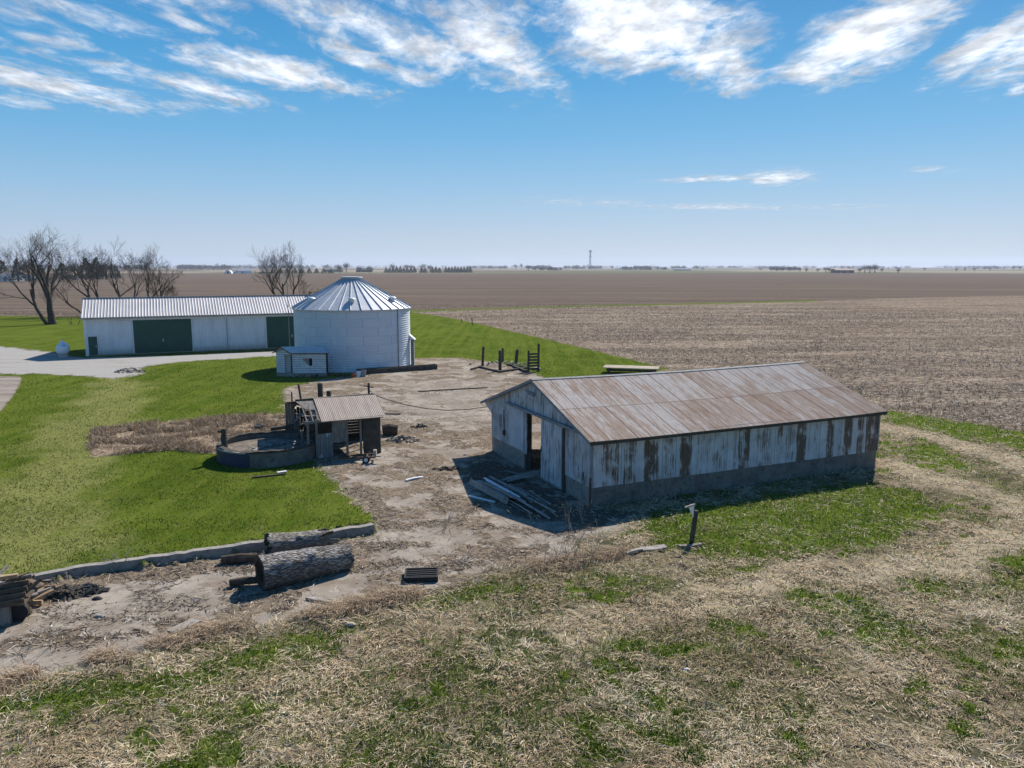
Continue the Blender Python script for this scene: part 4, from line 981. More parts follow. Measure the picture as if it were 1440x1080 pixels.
# ---------------------------------------------------------------- old dilapidated shed
def build_oldshed():
    NR = G(534.5, 636.5); L, EH, RH, RWd, W = 3.6, 2.02, 2.72, 1.75, 4.6
    o = np.array(NR) - UL * L
    rt = empty('dilapidated_shed', (o[0], o[1], 0), YAW, 'ruined grey wooden shed with half its roof fallen in beside the concrete ring', 'shed')
    wd, gw = M['darkwood'], M['greywood']
    def post(x, y, h, w=.1, m=gw): return MB().box(x - w / 2, x + w / 2, y - w / 2, y + w / 2, -.05, h).build('post', m, rt)
    for x, y, h in ((0, 0, EH), (.42, 0, EH), (1.93, 0, EH), (2.62, 0, EH), (L, 0, EH), (0, W, 1.9), (L, W, 1.9), (L, RWd, 2.6), (0, RWd * 1.1, 1.1)): post(x, y, h)
    def planks(name, x0, x1, z0, z1, mat, wdt=.14, y=-.06, jag=.0, vertical=True):
        b = MB()
        if vertical:
            x = x0
            while x < x1 - .02:
                e = min(x + wdt - .012, x1); b.box(x, e, y - .022 + random.uniform(-.006, .006), y, z0 + random.uniform(0, jag), z1 - random.uniform(0, jag * .3)); x += wdt
        else:
            z = z0
            while z < z1 - .02:
                e = min(z + wdt - .001, z1); b.box(x0 + random.uniform(0, jag), x1 - random.uniform(0, jag * .3), y - .022 + random.uniform(-.006, .006), y, z, e); z += wdt
        return b.build(name, mat, rt)
    t = NT('peeling_boards'); oc = t.coord(); f = t.noise(t.map(oc, sc=(14, 14, .9)), 1, 7, .7); bl = t.noise(t.map(oc, sc=(2.6, 2.6, 2.2)), 1, 5, .6)
    c = t.mix(t.mr(f, .35, .65), (.13, .125, .12), (.25, .24, .23)); c = t.mix(t.m2('MULTIPLY', t.mr(bl, .56, .64), t.mr(f, .4, .6, .4, .9)), c, (.50, .52, .55)); pb = t.out(c, .85, .15)
    planks('board_panel', .47, 1.18, .02, 1.28, pb, .13, -.07, .05)
    planks('board_panel', 1.18, 1.90, .72, EH - .03, gw, .12, -.08, .10)
    planks('board_panel', 2.70, L, .0, EH - .03, wd, .17, -.07, .03, False)
    planks('door_header', .42, 2.66, 1.88, 2.0, gw, .14, -.05, 0, False)
    # end wall on the right, back wall pieces
    b = MB(); z = .0
    while z < 2.0: b.box(L + .02, L + .045, 0, .75, z, z + .155); b.box(L + .02, L + .045, 3.1, W, z, z + .155); z += .17
    b.add([(L + .02, 0, 2.0), (L + .02, RWd, RH - .1), (L + .02, W, 1.9), (L + .045, 0, 2.0), (L + .045, RWd, RH - .1), (L + .045, W, 1.9)], [(0, 1, 2), (5, 4, 3), (0, 3, 4, 1), (1, 4, 5, 2)])
    b.build('end_wall', wd, rt)
    b = MB(); x = .0
    while x < 1.6: b.box(x, x + .15, W, W + .025, 0, 1.9 - random.uniform(0, .2)); x += .165
    b.build('back_wall', wd, rt)
    b = MB(); z = .0
    while z < 1.85: b.box(1.6, L, W, W + .025, z, z + .15); z += .165
    b.build('back_wall', wd, rt)
    b = MB(); x = 0
    while x < .42: b.box(-.45 + x, -.45 + x + .14, W - .05, W - .02, 0, 2.15); x += .15
    b.box(-.05, 0, W - .45, W, 0, 2.1).build('corner_boards', gw, rt)
    b = MB(); z = .5
    while z < 1.5: b.box(-.03, 0, 2.6, W - .4, z, z + .15); z += .17
    b.build('side_wall', wd, rt)
    b = MB(); z = .05
    while z < 1.8: b.box(.35, 1.5, 1.9, 1.925, z, z + .16); z += .17
    b.build('inner_wall', wd, rt)
    # door leaf hanging inside
    b = MB(); 
    for k in range(5): b.box(1.98 + k * .02, 2.0 + k * .02, .05 + k * .13, .17 + k * .13, .15, 1.85)
    b.build('door', wd, rt)
    # roof frame
    sl = (RH - EH) / RWd
    for k, x in enumerate((-.05, .25, .55, .9, 1.5, 2.1, 2.7, 3.3, 3.62)):
        e = .0 if k > 3 else random.uniform(-.05, .05)
        MB().bar((x, -.22, EH - .22 * sl), (x + e, RWd, RH - .04), .045, .09).build('rafter', gw if k < 4 else wd, rt)
        if k not in (1, 2): MB().bar((x, W + .1, 1.82), (x + e, RWd, RH - .04), .045, .09).build('rafter', wd, rt)
    for (a, b_) in (((-.35, .1, 1.75), (.5, .5, 2.2)), ((-.5, .6, 1.9), (.2, 1.1, 2.42)), ((.15, -.3, 1.86), (.35, 1.2, 2.44)), ((-.4, 1.0, 2.2), (.35, .2, 2.08)), ((.5, -.1, 2.0), (.62, 1.5, 2.62)), ((-.2, .35, 2.15), (1.0, .2, 2.12)), ((.0, .8, 2.36), (.95, .9, 2.30)), ((-.1, 1.2, 2.50), (.9, 1.35, 2.48)), ((.1, .1, 1.9), (.8, .75, 2.28)), ((.3, .35, 2.05), (.75, 1.3, 2.5)), ((-.25, 1.65, 2.66), (.9, 1.6, 2.6)), ((-.1, .0, 1.7), (.45, .9, 2.35))):
        MB().bar(a, b_, .09, .025).build('broken_lath', gw, rt)
    MB().bar((-.3, RWd, RH), (L + .25, RWd, RH + .03), .05, .12).build('ridge_beam', wd, rt)
    MB().bar((-.25, -.24, EH - .10), (L + .15, -.24, EH - .08), .03, .12).build('eave_board', gw, rt)
    t = NT('faded_sheet_roof'); oc = t.coord(); q = t.xyz(oc)
    c = t.mix(t.mr(t.noise(t.map(oc, sc=(5, .6, 1)), 1, 6, .7), .35, .65), (.29, .225, .18), (.37, .30, .25))
    sm = t.mr(t.m2('ABSOLUTE', t.m2('SUBTRACT', t.m2('FRACT', t.m2('MULTIPLY', q[0], 1 / .64)), .5)), .47, .49, 0, .6)
    rm = t.out(t.mix(sm, c, (.10, .08, .07)), .7, .25)
    corrugated('roof_sheet', .62, L + .28, [(-.36, EH - .36 * sl + .06), (RWd + .05, RH + .08)], .09, .014, rm, rt)
    corrugated('roof_sheet', 1.3, L + .25, [(RWd + .04, RH + .08), (W + .25, 1.86)], .09, .014, rm, rt)
    b = MB(); b.add([(-.5, RWd + .2, RH - .08), (1.2, RWd + .1, RH + .0), (1.2, W + .2, 1.92), (-.5, W + .1, 2.2), (.3, 3.2, 2.12)], [(0, 1, 4), (1, 2, 4), (2, 3, 4), (3, 0, 4)])
    b.build('fallen_roofing', wd, rt)
    b = MB(); b.add([(.05, .95, 2.40), (.75, .7, 2.33), (.62, 1.6, 2.68), (-.3, 1.6, 2.70)], [(0, 1, 2, 3)]); b.build('torn_sheet', gw, rt)
    return o
OS = build_oldshed()
def thing_mesh(mb, name, mat, label, cat, group=None, loc=None):
    return tag(mb.build(name, mat, None, False, loc), label, cat, group)
for px, py, yy_, w_, lean, lab in ((418, 538, 43.6, .10, (.25, .1), 'thin dark stick leaning up behind the ruined shed roof'), (447, 537, 44.2, .26, (0, 0), 'thick square dark post standing behind the ruined shed'), (459, 548, 44.6, .24, (0, 0), 'short stub post behind the ruined shed, right of the thick post'), (406, 549, 42.6, .07, (0, 0), 'thin dark post at the rear left corner of the ruined shed')):
    X = (px - 720) / FPX * yy_ * 1.0; z = CAMH - (py - YH) / FPX * yy_ * 1.015
    b = MB(); b.bar((X + lean[0], yy_ + lean[1], -.1), (X - lean[0] * .3, yy_, z), w_, w_ * .9, (0, 1, 0)); 
    if w_ > .2: b.bar((X - .02, yy_ - .01, z), (X - .02, yy_ - .01, z + .03), w_ * .8, w_ * .7, (0, 1, 0))
    thing_mesh(b, 'post', M['darkwood'], lab, 'post')
b = MB(); X = (515 - 720) / FPX * 41; b.tube([(X, 41.2, 0), (X, 41.2, 3.25)], .06, 8); b.bar((X - .25, 41.2, 3.1), (X + .25, 41.2, 3.0), .06, .06); b.tube([(X, 41.1, 2.85), (X + .2, 41, 2.8), (X + .3, 40.6, 2.5), (X + .1, 40.3, 2.35), (X - .1, 40.4, 2.42)], .02, 6)
thing_mesh(b, 'service_mast', M['black'], 'black electric service mast with a loose curled cable at the ruined shed ridge', 'mast')

# ---------------------------------------------------------------- concrete ring
def build_ring():
    c = Vector((-12.3, 38.0, 0)); RO, RI, H = 2.45, 2.28, .72
    rt = empty('concrete_ring', c, 0, 'low round concrete tank wall with a dark blue sheet on its near side', 'tank')
    N = 90; V = []
    def ringmesh(ro, ri, z0, fz, a0, a1, name, mat, n=N):
        b = MB(); vs = []; fs = []
        for k in range(n + 1):
            a = a0 + (a1 - a0) * k / n; zt = fz(a)
            for r, z in ((ro, z0), (ro, zt), (ri, zt), (ri, z0)): vs.append((r * math.sin(a), -r * math.cos(a), z))
        for k in range(n):
            for q in range(4): fs.append((k * 4 + q, k * 4 + (q + 1) % 4, (k + 1) * 4 + (q + 1) % 4, (k + 1) * 4 + q))
        fs.append((0, 1, 2, 3)); fs.append((n * 4 + 3, n * 4 + 2, n * 4 + 1, n * 4))
        return b.add(vs, fs).build(name, mat, rt)
    ringmesh(RO, RI, -.1, lambda a: H + .03 * math.sin(a * 3) + .02 * math.sin(a * 17), -math.pi, math.pi, 'wall', M['concdark'])
    ringmesh(RO + .05, RI - .05, H - .02, lambda a: H + .07 + .03 * math.sin(a * 5) + .02 * math.sin(a * 23), -math.pi, math.pi, 'rim', M['darkwood'])
    ringmesh(RO + .07, RO + .045, .03, lambda a: H + .02, R(-66), R(-4), 'sheet_panel', M['blue'], 24)
    ringmesh(RO + .10, RO + .02, H - .03, lambda a: H + .04, R(-60), R(-8), 'sheet_rim', M['board'], 24)
    # slab inside
    b = MB(); vs = [(0, 0, .50)] + [(RI * math.sin(2 * math.pi * k / 40), RI * math.cos(2 * math.pi * k / 40), .48) for k in range(40)]
    b.add(vs, [(0, 1 + k, 1 + (k + 1) % 40) for k in range(40)]); b.build('floor_slab', M['ringfloor'], rt)
    b = MB()
    for k in range(60):
        x, y = random.uniform(-.6, 1.95), random.uniform(-1.0, 1.1); s = random.uniform(.08, .3)
        Mx = Matrix.Translation((x, y, .52)) @ Matrix.Rotation(random.uniform(0, 6), 4, 'Z') @ Matrix.Rotation(random.uniform(-.3, .3), 4, 'X'); b.box(-s, s, -s * .4, s * .4, -.03, .05, Mx)
    o = b.build('rubble', M['greywood'], rt); o['kind'] = 'stuff'
M['ringfloor'] = simple('dirty_ring_floor', (.22, .185, .145), (.12, .10, .08), 1.8, .9, .1, bump=.02, dark=(.05, .042, .034), darkamt=.85)
M['slab'] = simple('pale_slab', (.40, .34, .27), (.32, .27, .215), 1.4, .9, .1, bump=.01, dark=(.16, .13, .10), darkamt=.6)
build_ring()
p = g3(318, 648)
b = MB(); b.tube([(p.x - .05, p.y, -.05), (p.x - .02, p.y + .02, .6), (p.x - .05, p.y, 1.15), (p.x - .02, p.y, 1.52)], [.19, .14, .15, .10], 9); b.bar((p.x + .02, p.y, 1.45), (p.x - .32, p.y - .05, 1.5), .10, .10); b.box(p.x - .12, p.x + .1, p.y - .1, p.y + .1, 1.46, 1.62)
thing_mesh(b, 'hydrant_post', M['darkwood'], 'dark knobbly stump-like post standing at the left end of the concrete ring', 'post')
b = MB(); a0 = Vector((-14.0, 41.2, .55)); 
b = MB().bar((-13.1, 40.9, .78), (-11.3, 41.3, .92), .3, .16); thing_mesh(b, 'timber_beam', M['darkwood'], 'charred timber beam lying across the far rim of the concrete ring', 'beam')
b = MB(); p = g3(368, 604); 
for k in range(6):
    Mx = Matrix.Translation((p.x + random.uniform(-.3, .3), p.y + random.uniform(-.3, .3), .15)) @ Matrix.Rotation(random.uniform(0, 3), 4, 'Z') @ Matrix.Rotation(random.uniform(-.5, .5), 4, 'X'); b.box(-.25, .25, -.12, .12, -.1, .12, Mx)
thing_mesh(b, 'scrap_heap', M['black'], 'small black scrap heap among the dead weeds behind the ring', 'scrap')

# ---------------------------------------------------------------- small two-wheeled trailer frame
def build_trailer():
    p = g3(515, 651); rt = empty('trailer_frame', (p.x, p.y, 0), R(3), 'small rusty two-wheeled trailer frame with white rims in front of the ruined shed', 'trailer')
    b = MB(); b.bar((-1.35, .1, .22), (.45, .1, .26), .07, .07); b.bar((-.5, .75, .24), (.45, .75, .26), .07, .07); b.bar((-1.35, .1, .22), (-.5, .75, .24), .06, .06)
    for x in (-.5, 0, .42): b.bar((x, .1, .27), (x, .75, .27), .06, .05)
    b.build('frame', M['rustiron'], rt)
    MB().tube([(0, -.05, .17), (0, .9, .17)], .03, 8).build('axle', M['rustiron'], rt)
    for y in (-.05, .85):
        w = MB().tube([(0, y - .05, .17), (0, y - .03, .17), (0, y + .03, .17), (0, y + .05, .17)], [.14, .185, .185, .14], 20).build('wheel', M['rubber'], rt)
        MB().tube([(0, y - .062, .17), (0, y + .055, .17)], .10, 16).build('rim', M['rim'], w)
    b = MB().box(.35, .5, .0, .25, .28, .62); b.box(.42, .72, -.05, .1, .3, .36); b.build('bracket', M['board'], rt)
build_trailer()

# ---------------------------------------------------------------- logs
def bark_mat(name, c1, c2, c3):
    t = NT(name); o = t.coord(); q = t.xyz(o)
    a = t.m2('ARCTAN2', q[1], q[2]); v = t.comb(t.m2('MULTIPLY', q[0], 2.2), t.m2('MULTIPLY', a, 5.5), 0)
    n = t.noise(v, 2.0, 6, .65, .8); vv = t.vor(t.map(v, sc=(1, 2.2, 1)), 1.9, 'DISTANCE_TO_EDGE')
    h = t.m2('ADD', t.mr(vv, 0, .22), t.m2('MULTIPLY', n, .5)); g_ = t.noise(o, 1.7, 5, .65)
    c = t.mix(t.mr(h, .25, .8), c1, c2); c = t.mix(t.mr(n, .58, .72, 0, .7), c, c3); c = t.mix(t.mr(g_, .46, .56, 0, .55), c, c1); c = t.mix(t.mr(g_, .30, .42, .6, 0), c, c3)
    return t.out(c, .92, .1, 0, t.bump(h, .05, 1.0))
M['bark'] = bark_mat('grey_bark', (.08, .07, .062), (.40, .37, .34), (.58, .55, .52))
M['bark2'] = bark_mat('flaking_bark', (.14, .12, .10), (.52, .47, .41), (.66, .61, .54))
M['heart'] = simple('dark_heartwood', (.055, .042, .032), (.10, .08, .06), 6, .95, .05, bump=.02)
M['fungus'] = simple('orange_exposed_wood', (.50, .25, .07), (.40, .26, .13), 6, .9)
def build_log(a, b_, r0, r1, mat, label, inner=.62, lumps=.05, ragged=0.0, seed=1, bridge=None, name='hollow_log'):
    a, b_ = Vector(a), Vector(b_); ax = b_ - a; Ln = ax.length
    yaw = math.atan2(ax.y, ax.x); rt = empty(name, (a.x, a.y, 0), yaw, label, 'log', 'hollow logs lying on the farmyard')
    rs = np.random.default_rng(seed); nl, nc = 60, 110; V = []; 
    l = np.linspace(0, 1, nl)[:, None]; th = np.linspace(0, 2 * np.pi, nc, endpoint=False)[None, :]
    rad = r0 + (r1 - r0) * l + 0 * th
    X = l * Ln * 6; Y = th * 9
    ridge = fbm(X * .5 + 0 * Y, np.cos(th) * 5 + np.sin(th) * 7 + 0 * X + 50, seed, 3)
    deep = np.abs(vnoise(X * .35 + seed, th * 7.0 + 0 * X, seed + 5) - .5)
    lump = fbm(l * Ln * 1.1 + 0 * th, np.cos(th) * 1.3 + 3 + 0 * l, seed + 9, 2) - .5
    for kx, ka, kh in ((.22, 1.0, .16), (.55, 5.6, .13), (.78, 2.2, .15), (.4, 3.6, .1)): rad = rad * (1 + kh * np.exp(-((l - kx) / .05) ** 2 - (np.angle(np.exp(1j * (th - ka))) / .22) ** 2))
    rad = rad * (1 + lumps * 3 * lump + .035 * (ridge - .5) + .07 * np.minimum(deep, .2))
    endj = ragged * (fbm(np.cos(th) * 2 + 9, np.sin(th) * 2 + 7, seed + 2, 3) - .5)
    x = l * Ln + np.where(l > .9, endj * (l - .9) * 10, 0) - np.where(l < .08, .25 * ragged * (fbm(np.cos(th) * 3 + 5, np.sin(th) * 3, seed + 4, 3) - .5) * (1 - l / .08), 0)
    zc = r0 + (r1 - r0) * l - .04
    V = np.stack([x + 0 * rad, rad * np.sin(th), zc + rad * np.cos(th)], -1).reshape(-1, 3)
    i = np.arange(nl - 1)[:, None]; k = np.arange(nc)[None, :]; k2 = (k + 1) % nc
    F = np.stack([i * nc + k, i * nc + k2, (i + 1) * nc + k2, (i + 1) * nc + k], -1).reshape(-1, 4)
    o = np_mesh('bark', V, F, mat); o.parent = rt; o.data.shade_smooth()
    # hollow core: annular cut faces and inner wall
    outs = V.reshape(nl, nc, 3); b = MB(); vs = []; fs = []
    def inn(row, xx):
        cz = float(row[:, 2].mean()); return [(xx if xx is not None else p[0], p[1] * inner, cz + (p[2] - cz) * inner) for p in row]
    A0 = [tuple(p + np.array([.004, 0, 0])) for p in outs[0]]; A1 = inn(outs[0], None); A2 = inn(outs[0], Ln * .45); B0 = [tuple(p) for p in outs[-1]]; B1 = inn(outs[-1], None); B2 = inn(outs[-1], Ln * .55)
    vs = A0 + A1 + A2 + B2 + B1 + B0
    for r in range(5):
        for k in range(nc): fs.append((r * nc + k, r * nc + (k + 1) % nc, (r + 1) * nc + (k + 1) % nc, (r + 1) * nc + k))
    b.add(vs, fs).build('core', M['heart'], rt)
    return rt
l1a, l1b = g3(357, 836), g3(487, 804)
build_log((l1a.x + .06, l1a.y + .42, 0), (l1b.x, l1b.y + .35, 0), .53, .41, M['bark'], 'big hollow log with deeply ridged grey bark, nearest of the two logs', .70, .055, .3, 3)
l2a, l2b = g3(372, 785), g3(452, 774)
build_log((l2a.x + .05, l2a.y + .25, 0), (l2b.x, l2b.y + .3, 0), .38, .34, M['bark2'], 'smaller flaking hollow log with a ragged end, lying behind the big log', .60, .13, 1.3, 8)
p = g3(418, 762, .7); 
b = MB(); b.bar((p.x - .3, p.y, .70), (p.x + .12, p.y + .16, .72), .12, .02)
for k, (px, py, L_, rz, w) in enumerate(((340, 792, 1.2, .5, .3), (346, 824, .9, .25, .22))):
    q = g3(px, py); bb = MB(); bb.tube([(q.x - L_ / 2, q.y - .1, .14), (q.x, q.y, .17), (q.x + L_ / 2, q.y + .12, .14)], [w * .5, w * .55, w * .45], 10)
    thing_mesh(bb, 'bark_slab', M['heart'], ('broken dark limb lying left of the smaller log', 'dark rotten chunk lying at the foot of the big log')[k], 'wood')

# ---------------------------------------------------------------- retaining kerb between lawn and yard
def build_kerb():
    b = MB(); pts = []
    for (a, c_) in zip(KERB[:-1], KERB[1:]):
        n = max(2, int(math.hypot(c_[0] - a[0], c_[1] - a[1]) / .25))
        for k in range(n): pts.append((a[0] + (c_[0] - a[0]) * k / n, a[1] + (c_[1] - a[1]) * k / n))
    pts.append(KERB[-1]); vs = []; fs = []; hw = .14
    for k, p in enumerate(pts):
        q0 = pts[max(k - 1, 0)]; q1 = pts[min(k + 1, len(pts) - 1)]; dx, dy = q1[0] - q0[0], q1[1] - q0[1]; l = math.hypot(dx, dy); nx, ny = -dy / l, dx / l
        j = random.uniform(-.02, .02); zt = .30 + random.uniform(-.025, .02)
        for s, z in ((-hw + j, -.15), (-hw + j, zt), (hw + j, zt + .01), (hw + j, -.15)): vs.append((p[0] + nx * s, p[1] + ny * s, z))
    for k in range(len(pts) - 1):
        for q in range(4): fs.append((k * 4 + q, k * 4 + (q + 1) % 4, (k + 1) * 4 + (q + 1) % 4, (k + 1) * 4 + q))
    fs.append((0, 1, 2, 3)); m = len(pts) - 1; fs.append((m * 4 + 3, m * 4 + 2, m * 4 + 1, m * 4))
    thing_mesh(b.add(vs, fs), 'retaining_kerb', M['conc'], 'long low crumbling concrete kerb holding up the lawn edge', 'kerb')
build_kerb()

# ---------------------------------------------------------------- plank pile at the barn door
PG = 'weathered boards piled outside the barn doorway'
def plank(p0, p1, z0, z1, w, th, mat, label, name='plank', group=None, cat='plank', roll=0.0):
    a = g3(*p0, z0); b_ = g3(*p1, z1); d = (b_ - a).normalized(); up = Vector((0, 0, 1)); sx = d.cross(up).normalized(); up2 = (up * math.cos(roll) + sx * math.sin(roll))
    L = (b_ - a).length; b = MB(); n = 8
    # slightly bowed board
    vs = []; fs = []; s = d.cross(up2).normalized(); u = s.cross(d).normalized(); bow = random.uniform(-.03, .03)
    for k in range(n + 1):
        t_ = k / n; p = a + (b_ - a) * t_ + u * bow * math.sin(math.pi * t_)
        for q, r in ((-1, -1), (1, -1), (1, 1), (-1, 1)): vs.append(p + s * q * w / 2 + u * r * th / 2)
    for k in range(n):
        for q in range(4): fs.append((k * 4 + q, k * 4 + (q + 1) % 4, k * 4 + 4 + (q + 1) % 4, k * 4 + 4 + q))
    fs.append((3, 2, 1, 0)); fs.append((n * 4, n * 4 + 1, n * 4 + 2, n * 4 + 3))
    return thing_mesh(b.add(vs, fs), name, mat, label, cat, group)
B, GW = M['board'], M['greywood']
plank((661, 677), (714, 705), .16, .16, .26, .05, B, 'broad thick plank on edge at the front of the board pile by the barn door', group=PG, roll=1.25)
rest = [((672, 676), (712, 700), .30, .30, .2, B), ((694, 673), (741, 697), .36, .34, .12, B), ((680, 678), (720, 699), .40, .38, .10, B), ((708, 683), (748, 702), .24, .22, .12, B), ((681, 672), (730, 699), .30, .30, .10, M['white']), ((675, 676), (724, 701), .26, .24, .12, B), ((689, 670), (738, 696), .24, .26, .14, B), ((684, 675), (716, 692), .36, .34, .09, M['white']), ((692, 680), (727, 700), .33, .30, .07, B), ((700, 675), (734, 695), .20, .22, .16, GW),
        ((717, 681), (752, 700), .16, .16, .12, GW), ((729, 686), (757, 703), .10, .10, .14, B), ((744.5, 690), (774, 709), .08, .06, .08, B), ((738, 692), (768, 710), .05, .05, .10, GW), ((704, 688), (742, 703), .14, .12, .12, GW), ((670, 680), (708, 701), .12, .10, .16, GW), ((727, 695), (748, 707), .06, .05, .12, B)]
for p0, p1, z0, z1, w_, m_ in rest: plank(p0, p1, z0, z1, w_, .035, m_, 'one of the weathered boards piled loosely outside the barn doorway', group=PG)
for k in range(12):
    fx, fy = random.uniform(672, 735), 0
    fy = 672 + (fx - 672) * .42 + random.uniform(-3, 12); ln = random.uniform(18, 52); sl_ = random.uniform(.42, .62)
    plank((fx, fy), (fx + ln, fy + ln * sl_), random.uniform(.06, .42), random.uniform(.04, .34), random.uniform(.06, .15), .03, (B, GW, M['white'], B)[k % 4], 'one of the weathered boards piled loosely outside the barn doorway', group=PG, roll=random.uniform(-.5, .5))
R2 = 'boards laid up onto the barn door sill'
for p0, p1, z0, z1, w_ in (((706, 675), (765, 663), .12, .30, .16), ((712, 672), (765, 661), .14, .34, .14), ((722, 670), (768, 660), .18, .38, .16), ((713, 677), (750, 669), .10, .22, .12)):
    plank(p0, p1, z0, z1, w_, .03, B, 'one of the boards sloping up onto the sill of the barn doorway', group=R2)
plank((660, 697), (695.5, 706), .05, .05, .09, .05, M['white'], 'single pale batten lying on the slab left of the board pile')
plank((710, 662), (730, 667), .06, .05, .14, .04, GW, 'short dark board lying against the barn gable footing')
plank((571, 675.5), (595, 671), .05, .05, .12, .06, M['white'], 'white painted plank lying alone in the middle of the yard')
plank((355, 671), (401, 666), .05, .05, .12, .05, M['darkwood'], 'dark pole lying on the lawn in front of the concrete ring')
plank((390, 664.5), (403, 662.5), .06, .06, .16, .04, M['white'], 'short white board lying on the lawn edge by the ring')
plank((536, 581), (564, 581), .1, .1, .16, .06, GW, 'grey board sticking out from the right side of the ruined shed')
plank((588, 550.5), (686, 545), .04, .04, .12, .06, M['darkwood'], 'long dark pipe lying across the pale yard beyond the barn', name='pipe', cat='pipe')
plank((240, 889), (276, 872), .05, .05, .34, .04, M['conc'], 'flat grey-green slate slab lying at the slab edge left of the logs', name='slab', cat='slab')
plank((432, 840), (466, 846), .05, .05, .16, .06, B, 'grey board half buried in dry grass in front of the big log')
plank((902, 772), (936, 768), .06, .10, .32, .05, B, 'pale pinkish board lying in the grass left of the sign post')
plank((880, 778), (903, 772), .05, .06, .14, .06, B, 'narrow grey board end lying left of the pale board')
plank((955, 768), (986, 765), .06, .05, .14, .07, GW, 'short grey beam lying across the foot of the sign post', name='beam')
for k, (px, py, sx_, lab) in enumerate(((966, 941, .10, 'small white scrap lying on the dry foreground grass'), (493, 880, .16, 'white stone lying on green grass at the left foreground'), (1065, 924, .09, 'small tan scrap lying on the dry foreground grass'), (754, 520, .55, 'rounded pale boulder at the foot of the slatted gate'), (655, 640, .14, 'small pale stone near the corner of the barn shadow'), (137, 843, .16, 'small dark stone on the pale concrete slab'), (140, 868, .15, 'dark angular stone lying on the cracked slab at the left'))):
    p = g3(px, py); bb = MB(); n = 9; vs = []
    for i in range(4):
        for j in range(n):
            a_ = 2 * math.pi * j / n; r_ = sx_ * (1, .95, .6, .05)[i] * random.uniform(.8, 1.1); vs.append((r_ * math.cos(a_), r_ * math.sin(a_) * .6, sx_ * (-.1, .2, .42, .5)[i]))
    fs = [(i * n + j, i * n + (j + 1) % n, (i + 1) * n + (j + 1) % n, (i + 1) * n + j) for i in range(3) for j in range(n)] + [tuple(range(3 * n, 4 * n))]
    bb.add(vs, fs); thing_mesh(bb, 'stone' if k not in (0, 2) else 'litter_scrap', (M['white'], M['slab'], M['palewood'], M['slab'], M['slab'], M['black'], M['conc'])[k], lab, 'stone' if k not in (0, 2) else 'litter', loc=(p.x, p.y, zat(p.x, p.y)))

# ---------------------------------------------------------------- leaning sign post
def build_sign():
    p = g3(972, 764); z0 = zat(p.x, p.y); rt = empty('sign_post', (p.x, p.y, z0), 0, 'leaning dark wooden post with a torn white triangular sign on top', 'sign')
    MB().bar((-.02, 0, -.2), (.13, .0, 1.22), .13, .14, (0, 1, 0)).build('post', M['darkwood'], rt)
    MB().bar((.02, -.05, .95), (.05, -.06, 1.50), .035, .03, (0, 1, 0)).build('bracket', M['black'], rt)
    s = MB(); s.add([(-.17, -.10, 1.40), (.04, -.08, 1.44), (.02, -.09, .98), (-.17, -.085, 1.40), (.04, -.065, 1.44), (.02, -.075, .98)], [(0, 1, 2), (5, 4, 3), (0, 2, 5, 3), (0, 3, 4, 1), (1, 4, 5, 2)]); s.build('sign_plate', M['white'], rt)
    MB().bar((-.28, -.1, 1.36), (.06, -.09, 1.47), .09, .05).build('top_board', M['board'], rt)
    MB().box(-.07, .05, -.12, -.07, -.02, .16).build('stub', M['black'], rt)
build_sign()

# ---------------------------------------------------------------- black slatted crate by the slab edge
def build_grate():
    p = g3(568, 820); rt = empty('slatted_crate', (p.x, p.y, 0), R(4), 'black slatted plastic crate lying flat near the slab edge right of the logs', 'crate')
    b = MB(); b.box(0, 1.03, 0, .05, 0, .17).box(0, 1.03, .72, .77, 0, .17); b.box(0, .05, .05, .72, 0, .17).box(.98, 1.03, .05, .72, 0, .17); b.build('frame', M['rubber'], rt)
    b = MB()
    for k in range(4): b.box(.05, .98, .14 + k * .15, .19 + k * .15, .10, .15)
    for k in range(7): b.box(.14 + k * .12, .16 + k * .12, .05, .72, .05, .10)
    b.build('slats', M['black'], rt)
build_grate()

# ---------------------------------------------------------------- broken wooden wagon at the left edge
M['brownwood'] = simple('dark_brown_planks', (.13, .105, .08), (.08, .063, .048), 2.2, .9, .1, bump=.01, dark=(.03, .024, .02), darkamt=.8, stretch=(1, 4, 4))
def build_wagon():
    p = g3(8, 880); rt = empty('wagon_box', (p.x, p.y, 0), R(18), 'old grey plank wagon box tipped on a block, cut off by the left edge', 'wagon')
    b = MB()
    for k in range(4): b.bar((-1.8, .0 + k * .10, .50 + k * .125), (.50 + k * .02, -.04 + k * .11, .66 + k * .125), .045, .148)
    b.build('side_board', M['brownwood'], rt)
    b = MB()
    for k in range(7): b.bar((-1.8, .05 + k * .14, .56), (.50, .05 + k * .14, .54), .13, .035)
    b.build('floor', M['brownwood'], rt)
    MB().bar((.3, .5, .6), (.75, .7, .95), .08, .08).build('broken_strut', M['brownwood'], rt)
    MB().box(-.25, .12, -.02, .5, -.05, .52).build('block', M['greywood'], rt)
    w = MB().tube([(.25, .15, .26), (.25, .35, .26)], .26, 20).build('wheel', M['rubber'], rt)
    b = MB(); b.bar((-1.5, .0, 1.28), (.3, .35, 1.24), .12, .10); b.build('top_rail', M['palewood'], rt)
build_wagon()
FW = 'split logs tumbled beside the wagon'
